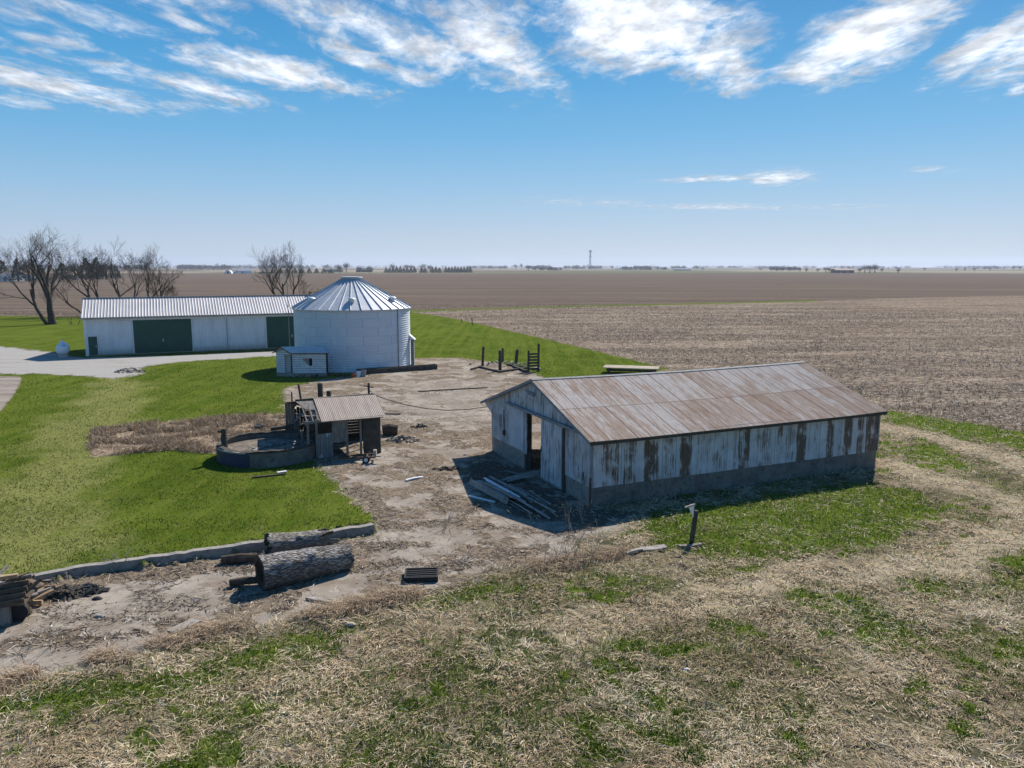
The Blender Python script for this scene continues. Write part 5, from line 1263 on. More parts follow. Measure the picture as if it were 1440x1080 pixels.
for k, (px, py, z, L_, ang, tilt, r_) in enumerate(((44, 834, .15, .55, 2.2, .5, .07), (52, 836, .12, .6, 1.4, .3, .08), (60, 838, .15, .55, .9, .2, .09), (40, 822, .35, .5, .3, -.1, .07), (50, 820, .32, .6, 2.9, .2, .08), (64, 826, .22, .6, .1, .1, .05), (72, 829, .1, .7, .0, 0, .04), (30, 862, .10, .5, .7, .1, .10), (20, 812, .72, .9, .2, .0, .07), (34, 812, .68, .35, 1.2, .3, .07), (46, 848, .12, .5, .2, .0, .08), (28, 850, .2, .5, 1.0, .3, .09))):
    p = g3(px, py, z); b = MB(); d = Vector((math.cos(ang) * math.cos(tilt), math.sin(ang) * math.cos(tilt), math.sin(tilt))) * L_ / 2
    b.tube([p - d, p, p + d], [r_, r_ * 1.08, r_ * .95], 5)
    thing_mesh(b, 'split_log', M['palewood'] if k % 3 else M['heart'], 'one of the split logs tumbled on the slab beside the plank wagon', 'firewood', FW)
# charred debris heap beside it
def heap(px, py, rx, ry, h, n, mat, name, label, cat, stuff=False, z=0):
    p = g3(px, py); b = MB()
    for k in range(n):
        a = random.uniform(0, 6.28); r_ = math.sqrt(random.random()); x, y = rx * r_ * math.cos(a), ry * r_ * math.sin(a)
        zz = h * (1 - r_) * random.uniform(.3, 1); s = random.uniform(.06, .22)
        Mx = Matrix.Translation((p.x + x, p.y + y, z + zz)) @ Matrix.Rotation(random.uniform(0, 6), 4, 'Z') @ Matrix.Rotation(random.uniform(-.7, .7), 4, 'X') @ Matrix.Rotation(random.uniform(-.5, .5), 4, 'Y')
        b.box(-s, s, -s * random.uniform(.2, .6), s * .35, -s * .2, s * random.uniform(.1, .3), Mx)
    o = thing_mesh(b, name, mat, label, cat)
    if stuff: o['kind'] = 'stuff'
    return o
heap(92, 836, .75, .45, .25, 90, M['darkwood'], 'charred_debris', 'heap of dark charred debris against the kerb at the left', 'debris', True)
heap(566, 620, .9, .55, .3, 55, M['greywood'], 'wood_debris', 'loose heap of broken grey wood right of the ruined shed', 'debris', True)
heap(183, 523, 1.35, .8, .62, 70, M['conc'], 'rubble_mound', 'grey mound of broken concrete beside the gravel drive', 'rubble', True)
heap(632, 660, .7, .25, .08, 30, M['heart'], 'leaf_debris', 'low dark drift of dead leaves in the yard left of the barn', 'debris', True)
heap(700, 512, 3.6, 2.2, .12, 60, M['slab'], 'yard_rubble', 'scattered rubble and soil around the old feedlot posts', 'rubble', True)
heap(450, 529, 3.0, .9, .22, 70, M['darkwood'], 'dark_rubble', 'dark earth and rubble banked in front of the grain bin', 'rubble', True)
heap(590, 601, .35, .2, .3, 14, M['black'], 'burnt_scrap', 'black burnt scrap standing in the yard right of the ruined shed', 'scrap', True)
p = g3(548, 612); b = MB().tube([(p.x - .4, p.y, .28), (p.x, p.y + .05, .33), (p.x + .45, p.y + .1, .30)], [.30, .34, .26], 12); thing_mesh(b, 'tree_stump', M['heart'], 'dark rounded stump lying right of the ruined shed', 'stump')

# long low bunk wall and scraps in front of the bin
a, c_ = G(505, 527), G(614, 519.5); d = math.atan2(c_[1] - a[1], c_[0] - a[0]); L_ = math.hypot(c_[0] - a[0], c_[1] - a[1])
bw = empty('feed_trough', (a[0], a[1], 0), d, 'long low dark feed trough lying in front of the grain bin', 'trough')
MB().box(0, L_, 0, .09, 0, .42).build('side_board', M['darkwood'], bw); MB().box(0, L_, .7, .79, 0, .42).build('side_board', M['darkwood'], bw); MB().box(0, L_, .09, .7, .02, .10).build('floor', M['darkwood'], bw); MB().box(L_, L_ + .08, 0, .79, 0, .46).build('end_board', M['darkwood'], bw)
for px, py, w_, h_, mt, lab in ((497.5, 531, .42, .40, M['orange'], 'faded orange bucket standing before the grain bin'), (503.5, 530.5, .36, .52, M['white'], 'white block leaning upright before the grain bin, left one'), (510.5, 530, .42, .62, M['board'], 'pale grey block leaning upright before the grain bin, right one')):
    p = g3(px, py); b = MB()
    if mt is M['orange']: b.tube([(p.x, p.y, 0), (p.x, p.y, h_)], [w_ * .38, w_ * .5], 14)
    else: b.bar((p.x, p.y, 0), (p.x + .05, p.y + .15, h_), w_, .12, (0, 1, 0)); b.bar((p.x, p.y + .02, .02), (p.x, p.y + .02, .06), w_ * 1.1, .2, (0, 1, 0))
    thing_mesh(b, 'bucket' if mt is M['orange'] else 'salt_block', mt, lab, 'bucket' if mt is M['orange'] else 'block')

# ---------------------------------------------------------------- feedlot posts
for px, pyb, pyt, w_, dx, lab in ((678.5, 514.5, 485.5, .14, .1, 'tall thin dark post, leftmost of the old feedlot posts'), (703.2, 521.5, 491, .16, 0, 'brownish dark post, nearest of the old feedlot posts'), (707, 508.5, 487.5, .12, 0, 'dark post standing just behind the nearest feedlot post'), (725.5, 511.5, 489.5, .17, .14, 'thick leaning dark post left of the slatted gate')):
    p = g3(px, pyb); D_ = p.y; z = CAMH - (pyt - YH) / FPX * D_ * 1.01
    b = MB(); b.tube([(p.x, p.y, -.1), (p.x + dx * .5, p.y, z * .5), (p.x + dx, p.y, z)], [w_ * .95, w_ * .9, w_ * .85], 8)
    thing_mesh(b, 'feedlot_post', M['darkwood'], lab, 'post')
pa, pb_ = g3(743, 522.5), g3(757, 522.5)
gt = empty('slatted_gate', pa, 0, 'dark slatted cattle gate between two posts at the end of the feedlot', 'gate')
MB().bar((0, 0, -.1), (.02, 0, 1.95), .2, .2, (0, 1, 0)).build('post', M['darkwood'], gt)
MB().bar((pb_.x - pa.x, 0, -.1), (pb_.x - pa.x + .02, 0, 2.55), .2, .2, (0, 1, 0)).build('post', M['darkwood'], gt)
b = MB()
for k in range(6): b.bar((.1, -.02, .25 + k * .27), (pb_.x - pa.x - .1, -.02, .28 + k * .27), .04, .17)
b.build('slats', M['darkwood'], gt)
for k, (p0, p1, w_) in enumerate((((676, 516), (704, 523), .22), ((704, 522.5), (742, 517), .22), ((713, 512.5), (742, 517), .18), ((722, 515), (742, 523), .25), ((662, 519.5), (676, 515.5), .12))):  # dark bars for bunk edges and, mostly, ground shadows between the posts
    plank(p0, p1, .1, .1, w_, .18, M['darkwood'], ('dark timber standing in mostly for ground shadow between the leftmost and nearest feedlot posts', 'dark timber standing in mostly for ground shadow from the nearest feedlot post to the gate', 'dark timber put mostly for the ground shadow from the leaning post to the gate', 'short broad timber standing in mostly for ground shadow left of the slatted gate', 'thin timber end standing in mostly for ground shadow left of the leftmost feedlot post')[k], name='timber', cat='timber')
# tan-topped feeder beyond the barn
p = g3(853, 524.5); fd = empty('feed_rack', (p.x, p.y, 0), R(-14), 'low feed rack with a flat tan sheet top, half hidden behind the barn ridge', 'feeder')
MB().box(-.3, 4.6, -.4, 1.5, .50, .56).build('top_sheet', M['slab'], fd)
for x in (.1, 4.2):
    for y in (-.2, 1.3): MB().box(x, x + .14, y, y + .14, 0, .5).build('leg', M['darkwood'], fd)
MB().box(.0, 4.3, -.1, -.04, .2, .42).build('side_board', M['darkwood'], fd)

# ---------------------------------------------------------------- propane tank
p = g3(88, 503.5); pt = empty('propane_tank', (p.x, p.y, 0), R(27), 'white propane tank seen end-on beside the white shed', 'tank')
b = MB(); z = .85; r_ = .62
prof = [(0, .05), (.06, .28), (.18, .46), (.34, .57), (.5, .62), (2.6, .62), (2.76, .57), (2.92, .46), (3.04, .28), (3.1, .05)]
b.tube([(0, y, z) for y, _ in prof], [q for _, q in prof], 28); b.build('vessel', M['white'], pt, True)
MB().tube([(0, 1.5, z + .55), (0, 1.5, z + .85)], .2, 12).build('valve_dome', M['white'], pt)
MB().tube([(.05, .12, z + .35), (.2, .2, z + .5), (.45, .25, z + .15), (.3, .1, z - .1)], .03, 6).build('hose', M['black'], pt)
for y in (.7, 2.4): MB().box(-.4, .4, y, y + .12, 0, .38).build('leg', M['steel'], pt)

# hose lying over the yard
b = MB(); pts = [g3(x, y, .04) for x, y in ((522, 553), (545, 562), (570, 569), (600, 574.5), (630, 577), (660, 575.5), (688, 571.5))]; b.tube(pts, .022, 6)
thing_mesh(b, 'cable', M['black'], 'thin black cable snaking over the pale yard from the ruined shed', 'cable')

# ---------------------------------------------------------------- dead weeds
def weed(name, px, py, h, n, spread, mat, label, cat='dead weed', group=None):
    p = g3(px, py); z0 = zat(p.x, p.y); b = MB()
    def br(q, d, L, r, lv):
        pts = [q]; dd = d.copy()
        for k in range(3):
            dd = (dd + Vector((random.gauss(0, .16), random.gauss(0, .16), .04))).normalized(); pts.append(pts[-1] + dd * L / 3)
        b.tube(pts, [r, r * .8, r * .6, r * .35], 3, False)
        if lv > 0:
            for k in range(random.randint(2, 4)):
                t_ = random.choice((1, 2, 3)); nd = (dd + Vector((random.gauss(0, .6), random.gauss(0, .6), random.uniform(0, .5)))).normalized(); br(pts[t_], nd, L * random.uniform(.35, .55), r * .55, lv - 1)
    for k in range(n):
        a = random.uniform(0, 6.28); d = Vector((math.cos(a) * spread * random.random(), math.sin(a) * spread * random.random(), 1)).normalized()
        br(Vector((random.gauss(0, .08), random.gauss(0, .08), 0)), d, h * random.uniform(.6, 1), .011, 2)
    return thing_mesh(b, name, mat, label, cat, group, (p.x, p.y, z0))
M['stem'] = simple('pale_dead_stem', (.38, .33, .27), (.27, .22, .18), 12, .9)
WG = 'dead twiggy weeds'
weed('dead_weed', 932, 708, 1.35, 6, .35, M['stem'], 'tall bare twiggy weed against the dark barn footing, left of the other', group=WG)
weed('dead_weed', 945, 704, 1.3, 7, .5, M['stem'], 'fan of bare pale stems in front of the barn footing', group=WG)
weed('dead_weed', 918, 712, .8, 5, .9, M['stem'], 'low bent weed at the left of the stems by the barn footing', group=WG)
weed('dead_weed', 918 + 3, 700, 1.9, 2, .15, M['stem'], 'single tall thin sapling stem rising by the barn wall', group=WG)
for k, (px, py) in enumerate(((783, 792), (797, 790), (806, 786), (818, 792), (828, 782), (790, 778), (812, 771), (770, 800), (840, 778), (800, 742), (822, 738))):
    weed('dead_weed', px, py, random.uniform(.6, 1.15), 3, .35, M['stem'], 'one of the thin pale dead weeds on the yard edge near the barn shadow', group='dead weeds standing on the yard edge')
for k, (px, py, lab) in enumerate(((75, 905, 'pale brush of fallen branches at the lower left slab edge'), (172, 800, 'small pale twiggy brush against the kerb'), (105, 828, 'pale forked twigs on the charred heap'), (625, 745, 'tangle of dead brush in the middle of the yard'), (560, 770, 'flattened pale brush right of the kerb end'), (650, 790, 'tangle of pale twigs right of the black crate'), (30, 920, 'grey twig tangle at the bottom left edge of the slab'))):
    weed('brush', px, py, random.uniform(.6, .8), 7, 3.5, M['stem'], lab, 'brush')
# ---------------------------------------------------------------- bare trees
M['tbark'] = simple('dark_tree_bark', (.070, .058, .048), (.04, .034, .028), 3, .95, .05)
M['ttwig'] = simple('brown_twigs', (.10, .080, .066), (.065, .052, .043), 2, .95, .05)
class TubeNP:
    """many tapered limbs collected quickly"""
    def __init__(s): s.P = []; s.Q = []; s.r0 = []; s.r1 = []
    def seg(s, a, b, r0, r1): s.P.append(a); s.Q.append(b); s.r0.append(r0); s.r1.append(r1)
    def build(s, name, mat, parent, n=4):
        P, Q = np.array(s.P), np.array(s.Q); r0, r1 = np.array(s.r0)[:, None], np.array(s.r1)[:, None]
        d = Q - P; d /= np.linalg.norm(d, axis=1)[:, None] + 1e-9
        h = np.where(np.abs(d[:, 2:3]) > .9, np.array([[1., 0, 0]]), np.array([[0, 0, 1.]])); a = np.cross(d, h); a /= np.linalg.norm(a, axis=1)[:, None]; b = np.cross(d, a)
        V = np.zeros((len(P), 2 * n, 3))
        for k in range(n):
            t_ = 2 * np.pi * k / n; o = a * math.cos(t_) + b * math.sin(t_); V[:, k] = P + o * r0 - d * r0 * .3; V[:, n + k] = Q + o * r1
        base = np.arange(len(P))[:, None] * 2 * n
        F = np.concatenate([base + np.array([[k, (k + 1) % n, n + (k + 1) % n, n + k]]) for k in range(n)], 0)
        o = np_mesh(name, V.reshape(-1, 3), F, mat)
        if parent: o.parent = parent
        return o
def grow(T, C, p, d, L, r, lv, maxlv, rs, up=.12, wig=.22, kids=(4, 6), minr=.011):
    n = max(3, int(L / .8)) if lv < 2 else 3
    q = np.array(p, float); d = np.array(d, float); d /= np.linalg.norm(d); pts = [q]; ds = [d]
    for k in range(n):
        d = d + rs.normal(0, wig / math.sqrt(n) * 1.3, 3) + np.array([0, 0, up / n * 2]); d /= np.linalg.norm(d); q = q + d * L / n; pts.append(q); ds.append(d)
    for k in range(n):
        a = max(r * (1 - .62 * k / n), minr); b_ = max(r * (1 - .62 * (k + 1) / n), minr)
        (T if lv < 2 else C).seg(pts[k], pts[k + 1], a, b_)
    if lv >= maxlv: return
    m = rs.integers(kids[0], kids[1] + 1)
    for j in range(m):
        f0 = .5 if lv == 0 else .25; f = f0 + (1.02 - f0) * (j + rs.random() * .6) / m; f = min(f, 1.0); i = min(int(f * n), n - 1); w = f * n - i
        st = pts[i] * (1 - w) + pts[i + 1] * w; dd = ds[i + 1]
        e = rs.normal(0, 1, 3); e -= dd * e.dot(dd); e /= np.linalg.norm(e)
        an = rs.uniform(.22, .80); nd = dd * math.cos(an) + e * math.sin(an)
        grow(T, C, st, nd, (L * rs.uniform(.8, 1.05) if lv == 0 else L * rs.uniform(.58, .82) * (1.1 - .25 * f)), r * (1 - .6 * f) * (rs.uniform(.6, .85) if lv == 0 else rs.uniform(.50, .66)), lv + 1, maxlv, rs, up, wig * 1.1, kids, minr)
def bare_tree(x, y, stems, label, seed, maxlv=4, kids=(4, 6), group=None, name='bare_tree', up=.2):
    rt = empty(name, (x, y, 0), 0, label, 'tree', group)
    rs = np.random.default_rng(seed); C = TubeNP()
    for (ox, d, L, r) in stems:
        T = TubeNP(); grow(T, C, (ox, 0, -.15), d, L, r, 0, maxlv, rs, up, .22, kids); T.build('trunk', M['tbark'], rt, 7)
    C.build('crown', M['ttwig'], rt, 3)
    return rt
TG = 'bare winter trees behind the white shed'
tx, ty = G(72, 456)
bare_tree(tx, ty, [(.3, (.0, 0, 1), 6.3, .66), (-.5, (-1.35, -.1, 1), 6.6, .36)], 'tallest bare tree with a second trunk leaning left, at the left of the white shed', 5, 5, (3, 4), TG)
def at_depth(px, yv): return ((px - 720) / FPX * yv * 1.0, yv)
X, Y = at_depth(134, 150); bare_tree(X, Y, [(-.4, (-.25, 0, 1), 6.2, .36), (1.6, (.12, 0, 1), 5.4, .34), (-1.5, (-1.5, -.3, .75), 4.6, .22)], 'bare tree with a low limb reaching left, behind the left end of the shed', 12, 5, (3, 4), TG)
X, Y = at_depth(184, 152); bare_tree(X, Y, [(-.6, (-.3, 0, 1), 6.0, .34), (.7, (.2, 0, 1), 5.2, .28)], 'bare forked tree behind the shed roof, between its two neighbours', 23, 5, (3, 4), TG)
X, Y = at_depth(216, 154); bare_tree(X, Y, [(-.3, (-.15, 0, 1), 5.4, .30), (1.0, (.35, 0, 1), 5.0, .28), (.3, (.8, .2, .8), 3.2, .2)], 'bushy bare tree furthest right of the row behind the shed', 34, 5, (3, 4), TG)
X, Y = at_depth(403, 170); bare_tree(X, Y, [(-.9, (-.32, 0, 1), 5.6, .32), (0, (.03, .1, 1), 6.0, .36), (.8, (.16, 0, 1), 5.6, .30), (1.5, (1.0, .2, .8), 3.8, .24)], 'lone bare many-stemmed tree in the field beyond the shed, left of the grain bin', 41, 5, (3, 4))
p = g3(74, 441); bare_tree(p.x + 1.2, p.y - 3, [(0, (.1, 0, 1), 2.6, .06), (.3, (-.2, 0, 1), 2.2, .05)], 'thin leafless bush growing just right of the tallest tree', 3, 3, (3, 4), None, 'leafless_bush')
p = g3(106, 456); bare_tree(p.x, p.y, [(0, (-.9, .2, .35), 1.4, .1), (.2, (.8, -.2, .3), 1.2, .08)], 'small fallen branch lying on the grass left of the white shed', 9, 2, (2, 3), None, 'fallen_branch')['category'] = 'branch'

# ---------------------------------------------------------------- far trees and farms
t = NT('evergreen_needles'); ev = t.mix(t.attr('rnd'), (.010, .026, .012), (.045, .075, .030)); M['ever'] = t.out(ev, .9, .1, 0, None, .1)
t = NT('bare_thicket'); M['thick'] = t.out(t.mix(t.attr('rnd'), (.045, .038, .034), (.13, .108, .095)), .95, .05)
def flakes_cloud(cs, rad, n_each, size, rs, squash=1.0, cone=False):
    """triangular leaf clumps filling each crown of the list"""
    V = []; R_ = []
    for (x, y, z), r, hh in zip(cs, rad[0], rad[1]):
        n = n_each
        if cone:
            f = rs.random(n) ** .7; z0 = z + hh * (1 - f); rr = r * f * (.55 + .45 * rs.random(n)); a = rs.uniform(0, 2 * np.pi, n); P = np.stack([x + rr * np.cos(a), y + rr * np.sin(a), z0], 1)
        else:
            v = rs.normal(0, 1, (n, 3)); v /= np.linalg.norm(v, axis=1)[:, None]; v *= (rs.random(n) ** .45)[:, None]
            lump = 1 + .35 * np.sin(v[:, 0:1] * 5 + x) * np.cos(v[:, 2:3] * 4 + y)
            P = np.array([x, y, z + hh / 2]) + v * lump * np.array([r, r, hh / 2])
        e = rs.normal(0, size, (n, 3, 3)) * np.array([1, 1, .8]); V.append(P[:, None, :] + e); R_.append(np.repeat(rs.random(n), 3))
    return np.concatenate(V).reshape(-1, 3), np.concatenate(R_)
def far_tree(name, x, y, w_, h_, kind, label, group, seed=0, proto={}):
    key = (kind, seed % 4)
    rt = empty(name, (x, y, 0), random.uniform(0, 6), label, 'tree', group)
    if key not in proto:
        rs = np.random.default_rng(100 + seed % 4 + 10 * kind)
        if kind == 0: V, r_ = flakes_cloud([(0, 0, .6)], ([4.2], [11.5]), 900, .38, rs, cone=True)
        else: V, r_ = flakes_cloud([(0, 0, 2.6), (1.5, .8, 4), (-1.8, -.5, 3.6)], ([3.4, 2.6, 2.6], [8.8, 6.5, 6.2]), 420, .22, rs)
        o = np_mesh('crown', V, np.arange(len(V)).reshape(-1, 3), M['ever'] if kind == 0 else M['thick'], {'rnd': r_}, 3); o.parent = rt
        tk = MB().tube([(0, 0, -.3), (0, 0, 4.5 if kind else 3), (.2, 0, 7.5 if kind else 8)], [.45, .3, .12], 6).build('trunk', M['tbark'], rt)
        proto[key] = (o, tk)
    else:
        for s in proto[key]: c = s.copy(); col.objects.link(c); c.parent = rt
    s = h_ / (12.1 if kind == 0 else 11.4); rt.scale = (w_ / 8.0, w_ / 8.0, s)
    return rt
def place_far(px, pyb): a = G(px, pyb); return a
EG = 'evergreens round the farm at the far left'
sd_ = 0
for px, pyb, wpx, topy in ((-14, 395, 24, 360), (4, 395, 26, 365), (26, 396, 20, 363), (41, 396, 26, 359), (58, 396, 20, 372), (88, 394, 26, 369), (106, 394, 18, 366), (122, 393, 24, 363), (137, 393, 26, 362), (150, 393, 22, 365), (163, 392, 14, 372)):
    a = place_far(px, pyb); D_ = a[1]; far_tree('evergreen_tree', a[0], D_, wpx / FPX * D_ * 1.25, CAMH + (YH - topy) / FPX * D_, 0 if sd_ % 3 else 1, 'one of the dark trees around the farm beyond the bare trees at far left', EG, sd_); sd_ += 1
EH_ = 'evergreen windbreak on the far field edge'
for k in range(9):
    px = 384 + k * 10.2; a = place_far(px, 384.6); D_ = a[1]; far_tree('evergreen_tree', a[0], D_, 9.5 / FPX * D_, CAMH + (YH - 376.5 - random.uniform(-1, 1)) / FPX * D_, 0, 'one of the evergreens of the windbreak behind the lone bare tree', EH_, k)
for k in range(16):
    px = 543 + k * 5.0; 
    if k in (9, 12): continue
    a = place_far(px, 383.8); D_ = a[1]; far_tree('evergreen_tree', a[0], D_, 8 / FPX * D_, CAMH + (YH - 375.2 - random.uniform(-1.6, 1)) / FPX * D_, 0, 'one of the evergreens in the ragged row right of the grain bin roof', 'evergreen row right of the bin', k)
for k in range(9):
    px = 627 + k * 4.3; a = place_far(px, 383.6); D_ = a[1]; far_tree('evergreen_tree', a[0], D_, 7.5 / FPX * D_, CAMH + (YH - 374.8) / FPX * D_, 0, 'one of the evergreens in the dense block at the right end of the far row', 'dense evergreen block', k)
BT = 'far bare trees along the field edges'
LB = 'one of the small grey bare trees dotted along the far field edges'
for k, (px, pyb, topy) in enumerate(((487, 383, 368), (478, 384, 372), (505, 383, 374), (520, 384, 373), (552, 382, 370), (572, 381, 371), (578, 381, 372), (595, 381.5, 370), (605, 382, 372), (660, 380, 374), (687, 378.5, 374), (725, 379, 371), (733, 379, 370), (743, 381, 372), (755, 379, 373), (762, 380, 373), (774, 380, 374), (795, 379, 373), (810, 378.6, 372.5), (845, 378.6, 373), (861, 379, 373), (880, 379.5, 373), (893, 379.5, 372.5), (905, 379.5, 373), (925, 379.5, 374), (988, 380.5, 375.5), (1070, 381, 376), (1084, 381.5, 375), (1092, 381.5, 375), (1101, 381.5, 375.2), (1110, 381.5, 375.4), (1124, 382.5, 376), (1134, 383, 376), (1150, 383, 376.5), (1161, 383.6, 374.5), (1166, 383.6, 376), (1195, 383.4, 375), (1209, 384, 375.5), (1216, 384, 372), (1223, 384, 371.5), (1230, 384, 370.5), (1240, 383, 376), (1263, 384.5, 377), (1300, 381, 375.5), (1345, 382, 376.5), (1357, 381, 375.5), (1370, 381.5, 376), (1392, 381, 376), (1425, 380, 373.5), (1434, 380, 373.8))):
    a = place_far(px, pyb); D_ = a[1]; h_ = CAMH + (YH - topy) / FPX * D_; h_ = min(max(h_, 5), 20); far_tree('bare_tree', a[0], D_, min(h_ * .95, 14), h_, 1, LB, BT, k)
# farm buildings
def far_house(px, pyb, wpx, eave_px, ridge_px, wall, roof, name, label, cat='building', yaw=0.1, depth=9, doors=1):
    a = place_far(px, pyb); D_ = a[1]; w_ = wpx / FPX * D_; e = CAMH + (YH - eave_px) / FPX * D_; r_ = CAMH + (YH - ridge_px) / FPX * D_
    e = max(e, 2.4); r_ = max(r_, e + 1.0)
    rt = empty(name, (a[0], D_, 0), yaw, label, cat); h = w_ / 2
    MB().box(-h, h, 0, depth, -.3, e).build('wall', wall, rt)
    b = MB(); b.add([(-h - .4, -.5, e - .15), (h + .4, -.5, e - .15), (h + .4, depth / 2, r_), (-h - .4, depth / 2, r_), (-h - .4, depth + .5, e - .15), (h + .4, depth + .5, e - .15)], [(0, 1, 2, 3), (3, 2, 5, 4), (0, 3, 4), (1, 5, 2)]); b.build('roof', roof, rt)
    for k in range(doors): MB().box(-h * .5 + k * h * .7, -h * .5 + k * h * .7 + min(3.2, h * .5), -.06, .0, .05, min(2.6, e - .3)).build('door', M['trim'], rt)
    return rt
M['greyroof'] = simple('grey_shingle', (.22, .21, .20), (.17, .16, .155), 1, .9); M['tanroof'] = simple('tan_roof', (.42, .30, .25), (.38, .27, .22), 1, .9); M['redwall'] = simple('dull_red_wall', (.16, .07, .05), (.13, .055, .04), 1, .9); M['greywall'] = simple('grey_wall', (.30, .33, .37), (.26, .29, .33), 1, .9)
far_house(31, 394.5, 30, 385, 379.5, M['greywall'], M['palewood'], 'farmhouse', 'pale grey farmhouse with a tan roof among the trees at far left', 'house', .3)
far_house(9, 395.5, 22, 386, 381, M['white'], M['greyroof'], 'farmhouse', 'low white farmhouse with a grey roof at the far left edge', 'house', -.35)
far_house(98, 392.5, 20, 386.5, 383, M['greywall'], M['palewood'], 'farm_shed', 'low grey farm shed with a tan roof left of the white silo', 'shed', .1)
far_house(134, 391.5, 20, 384, 379.5, M['greyroof'], M['greyroof'], 'barn', 'dark gabled barn behind the bare trees left of the machine shed', 'barn', .2)
far_house(344, 384.6, 18, 380.4, 377.8, M['white'], M['greywall'], 'farmhouse', 'small white farmhouse standing alone beyond the brown field', 'house', .4)
far_house(331, 384.6, 8, 382, 380.4, M['white'], M['greyroof'], 'garage', 'tiny white garage between the domed hut and the far white farmhouse', 'garage', .2)
far_house(370, 384.6, 10, 382, 380.5, M['greyroof'], M['greyroof'], 'farm_shed', 'tiny grey shed right of the far white farmhouse', 'shed', .2)
far_house(469, 382.5, 26, 378.8, 376.8, M['palewood'], M['slab'], 'farm_shed', 'long tan farm shed on the horizon left of the grain bin', 'shed', .0)
far_house(512, 382.5, 22, 379, 376.6, M['redwall'], M['greyroof'], 'barn', 'dark red barn on the horizon just above the grain bin', 'barn', .0)
far_house(584, 383.4, 5, 381.5, 380, M['white'], M['greywall'], 'farm_shed', 'tiny white shed in a gap of the ragged evergreen row', 'shed', .0)
far_house(1188, 384.0, 27, 379.6, 377.4, M['redwall'], M['tanroof'], 'barn', 'long dark barn with a pale reddish roof near the right horizon', 'barn', .12, 14, 2)
far_house(869, 379.0, 6, 377.4, 375.8, M['white'], M['white'], 'farm_shed', 'tiny white shed on the horizon right of the lattice tower', 'shed', .0)
far_house(960, 380.4, 24, 378.6, 377.4, M['palewood'], M['greywall'], 'farm_shed', 'long low tan shed on the horizon, right of the tower', 'shed', .0)
a = G(320.5, 384.8); rt = empty('hoop_shed', (a[0], a[1], 0), .1, 'small white domed hut left of the far white farmhouse', 'shed')
b = MB(); h = 4.6; b.add([(h * math.cos(q), y_, h * .95 * math.sin(q)) for y_ in (0, 9) for q in np.linspace(0, math.pi, 13)], [(i, i + 1, 14 + i, 13 + i) for i in range(12)] + [tuple(range(13)), tuple(range(25, 12, -1))]); b.build('shell', M['white'], rt)
MB().box(-1.4, 1.4, -.08, 0, 0, 2.8).build('door', M['black'], rt)
a = G(108, 392.5); rt = empty('silo', (a[0] + 2, a[1] + 15, 0), 0, 'pale cylindrical silo with a domed top behind the bare trees', 'silo')
MB().tube([(0, 0, 0), (0, 0, 12.0)], 2.1, 20).build('wall', M['slab'], rt); MB().tube([(0, 0, 12.0), (0, 0, 13.0), (0, 0, 13.6), (0, 0, 13.8)], [2.15, 1.8, 1.0, .1], 20).build('dome', M['white'], rt)
# lattice tower on the horizon
D_ = 2600; rt = empty('lattice_tower', ((828.5 - 720) / FPX * D_, D_, 0), .3, 'thin steel lattice tower with antennas standing alone on the horizon', 'tower')
H_ = 63; b = MB()
def cw(z): return 4.2 - 2.9 * min(z / 40, 1) ** .8
for sx_, sy_ in ((-1, -1), (1, -1), (1, 1), (-1, 1)):
    zs = [0, 10, 20, 30, 40, H_]
    for z0, z1 in zip(zs[:-1], zs[1:]): b.bar((sx_ * cw(z0), sy_ * cw(z0), z0), (sx_ * cw(z1), sy_ * cw(z1), z1), .55, .55)
for k in range(12):
    z0, z1 = k * H_ / 12, (k + 1) * H_ / 12
    for (ax_, ay_), (bx_, by_) in (((-1, -1), (1, -1)), ((1, -1), (1, 1)), ((1, 1), (-1, 1)), ((-1, 1), (-1, -1))):
        b.bar((ax_ * cw(z0), ay_ * cw(z0), z0), (bx_ * cw(z1), by_ * cw(z1), z1), .3, .3); b.bar((ax_ * cw(z1), ay_ * cw(z1), z1), (bx_ * cw(z1), by_ * cw(z1), z1), .3, .3)
b.build('frame', M['black'], rt)
for z_, r_ in ((61, 4.2), (57, 3.4), (43, 3.6)):
    b = MB()
    for q in range(3): 
        a_ = q * 2.1; Mx = Matrix.Translation((r_ * math.cos(a_), r_ * math.sin(a_), z_)); b.box(-.9, .9, -.7, .7, -1.6, 1.6, Mx)
    b.bar((-r_, 0, z_), (r_, 0, z_), .5, .5); b.bar((0, -r_, z_), (0, r_, z_), .5, .5); b.build('antenna', M['trim'], rt)
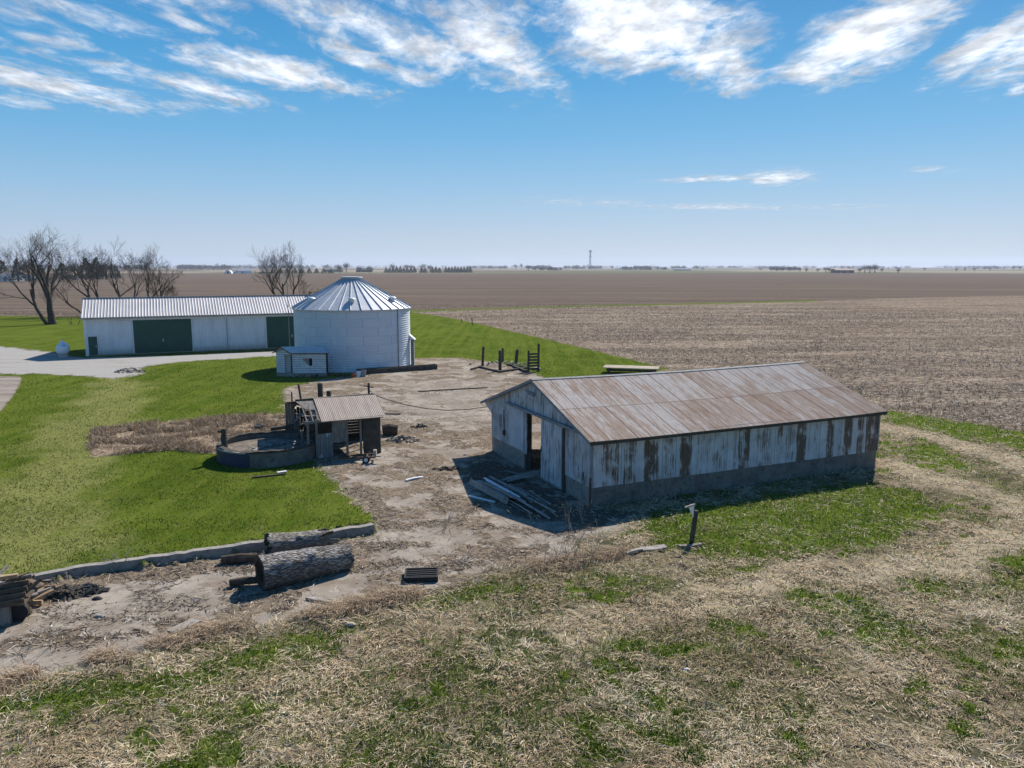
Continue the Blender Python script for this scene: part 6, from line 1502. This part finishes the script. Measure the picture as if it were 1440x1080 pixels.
# woods along the horizon: one mass nobody could count
rs = np.random.default_rng(77); cs = []; rr_ = []; hh_ = []
for (x0, x1, D0, hmin, hmax, gap, n) in ((-60, 330, 2300, 10, 17, .30, 420), (230, 480, 3200, 12, 20, .25, 260), (640, 760, 3600, 10, 16, .45, 130), (700, 980, 3000, 9, 16, .50, 300), (960, 1500, 4300, 10, 17, .35, 520), (1040, 1500, 2900, 6, 12, .70, 170), (-300, 700, 5200, 12, 22, .2, 520), (700, 1700, 5800, 10, 20, .3, 560), (872, 935, 2300, 7, 10, .2, 70), (1080, 1120, 1900, 7, 10, .2, 30), (750, 790, 2000, 6, 9, .3, 26)):
    px = rs.uniform(x0, x1, n); D_ = D0 * rs.uniform(.93, 1.07, n)
    k = vnoise(px * .06, px * 0 + D0, 3) > gap
    for p_, d_ in zip(px[k], D_[k]): cs.append(((p_ - 720) / FPX * d_, d_, 0)); q = rs.uniform(hmin, hmax); rr_.append(q * .65); hh_.append(q)
V, r_ = flakes_cloud(cs, (rr_, hh_), 26, 1.7, rs)
V[:, 2] = np.maximum(V[:, 2], -.5)
tag(np_mesh('distant_woods', V, np.arange(len(V)).reshape(-1, 3), M['thick'], {'rnd': r_}, 3), 'hazy blue-grey woods along the far horizon', 'woods', kind='stuff')
# weathered small posts by the field edge
for px, py, top, lab in ((664.5, 457, 446, 'thin dark stake at the field edge behind the feedlot posts'), (650, 454, 448, 'short pale stake at the field edge beyond the grain bin')):
    p = g3(px, py); z = CAMH - (top - YH) / FPX * p.y; b = MB(); b.bar((p.x, p.y, -.1), (p.x - .1, p.y, z), .12, .12, (0, 1, 0)); b.bar((p.x - .3, p.y, z * .8), (p.x + .05, p.y, z * .85), .07, .07); thing_mesh(b, 'stake', M['darkwood'], lab, 'stake')
# extra scrap on the wagon heap
for k in range(16):
    px = random.uniform(-30, 66); z_ = random.uniform(.1, .55) if px > 36 else random.uniform(.95, 1.15)
    p = g3(px, 812 + random.uniform(-3, 24) * (px > 36), z_); an = random.uniform(0, 3.1); L_ = random.uniform(.4, 1.0); d = Vector((math.cos(an), math.sin(an), random.uniform(-.35, .35))) * L_ / 2; b = MB(); b.bar(p - d, p + d, random.uniform(.06, .16), random.uniform(.03, .07))
    thing_mesh(b, 'scrap_board', M['brownwood'] if k % 3 else M['greywood'], 'one of the dark broken boards heaped on and around the plank wagon', 'board', 'broken boards heaped at the plank wagon')
heap(118, 832, .55, .30, .14, 60, M['black'], 'charred_debris', 'flatter tail of black charred debris right of the main heap', 'debris', True)
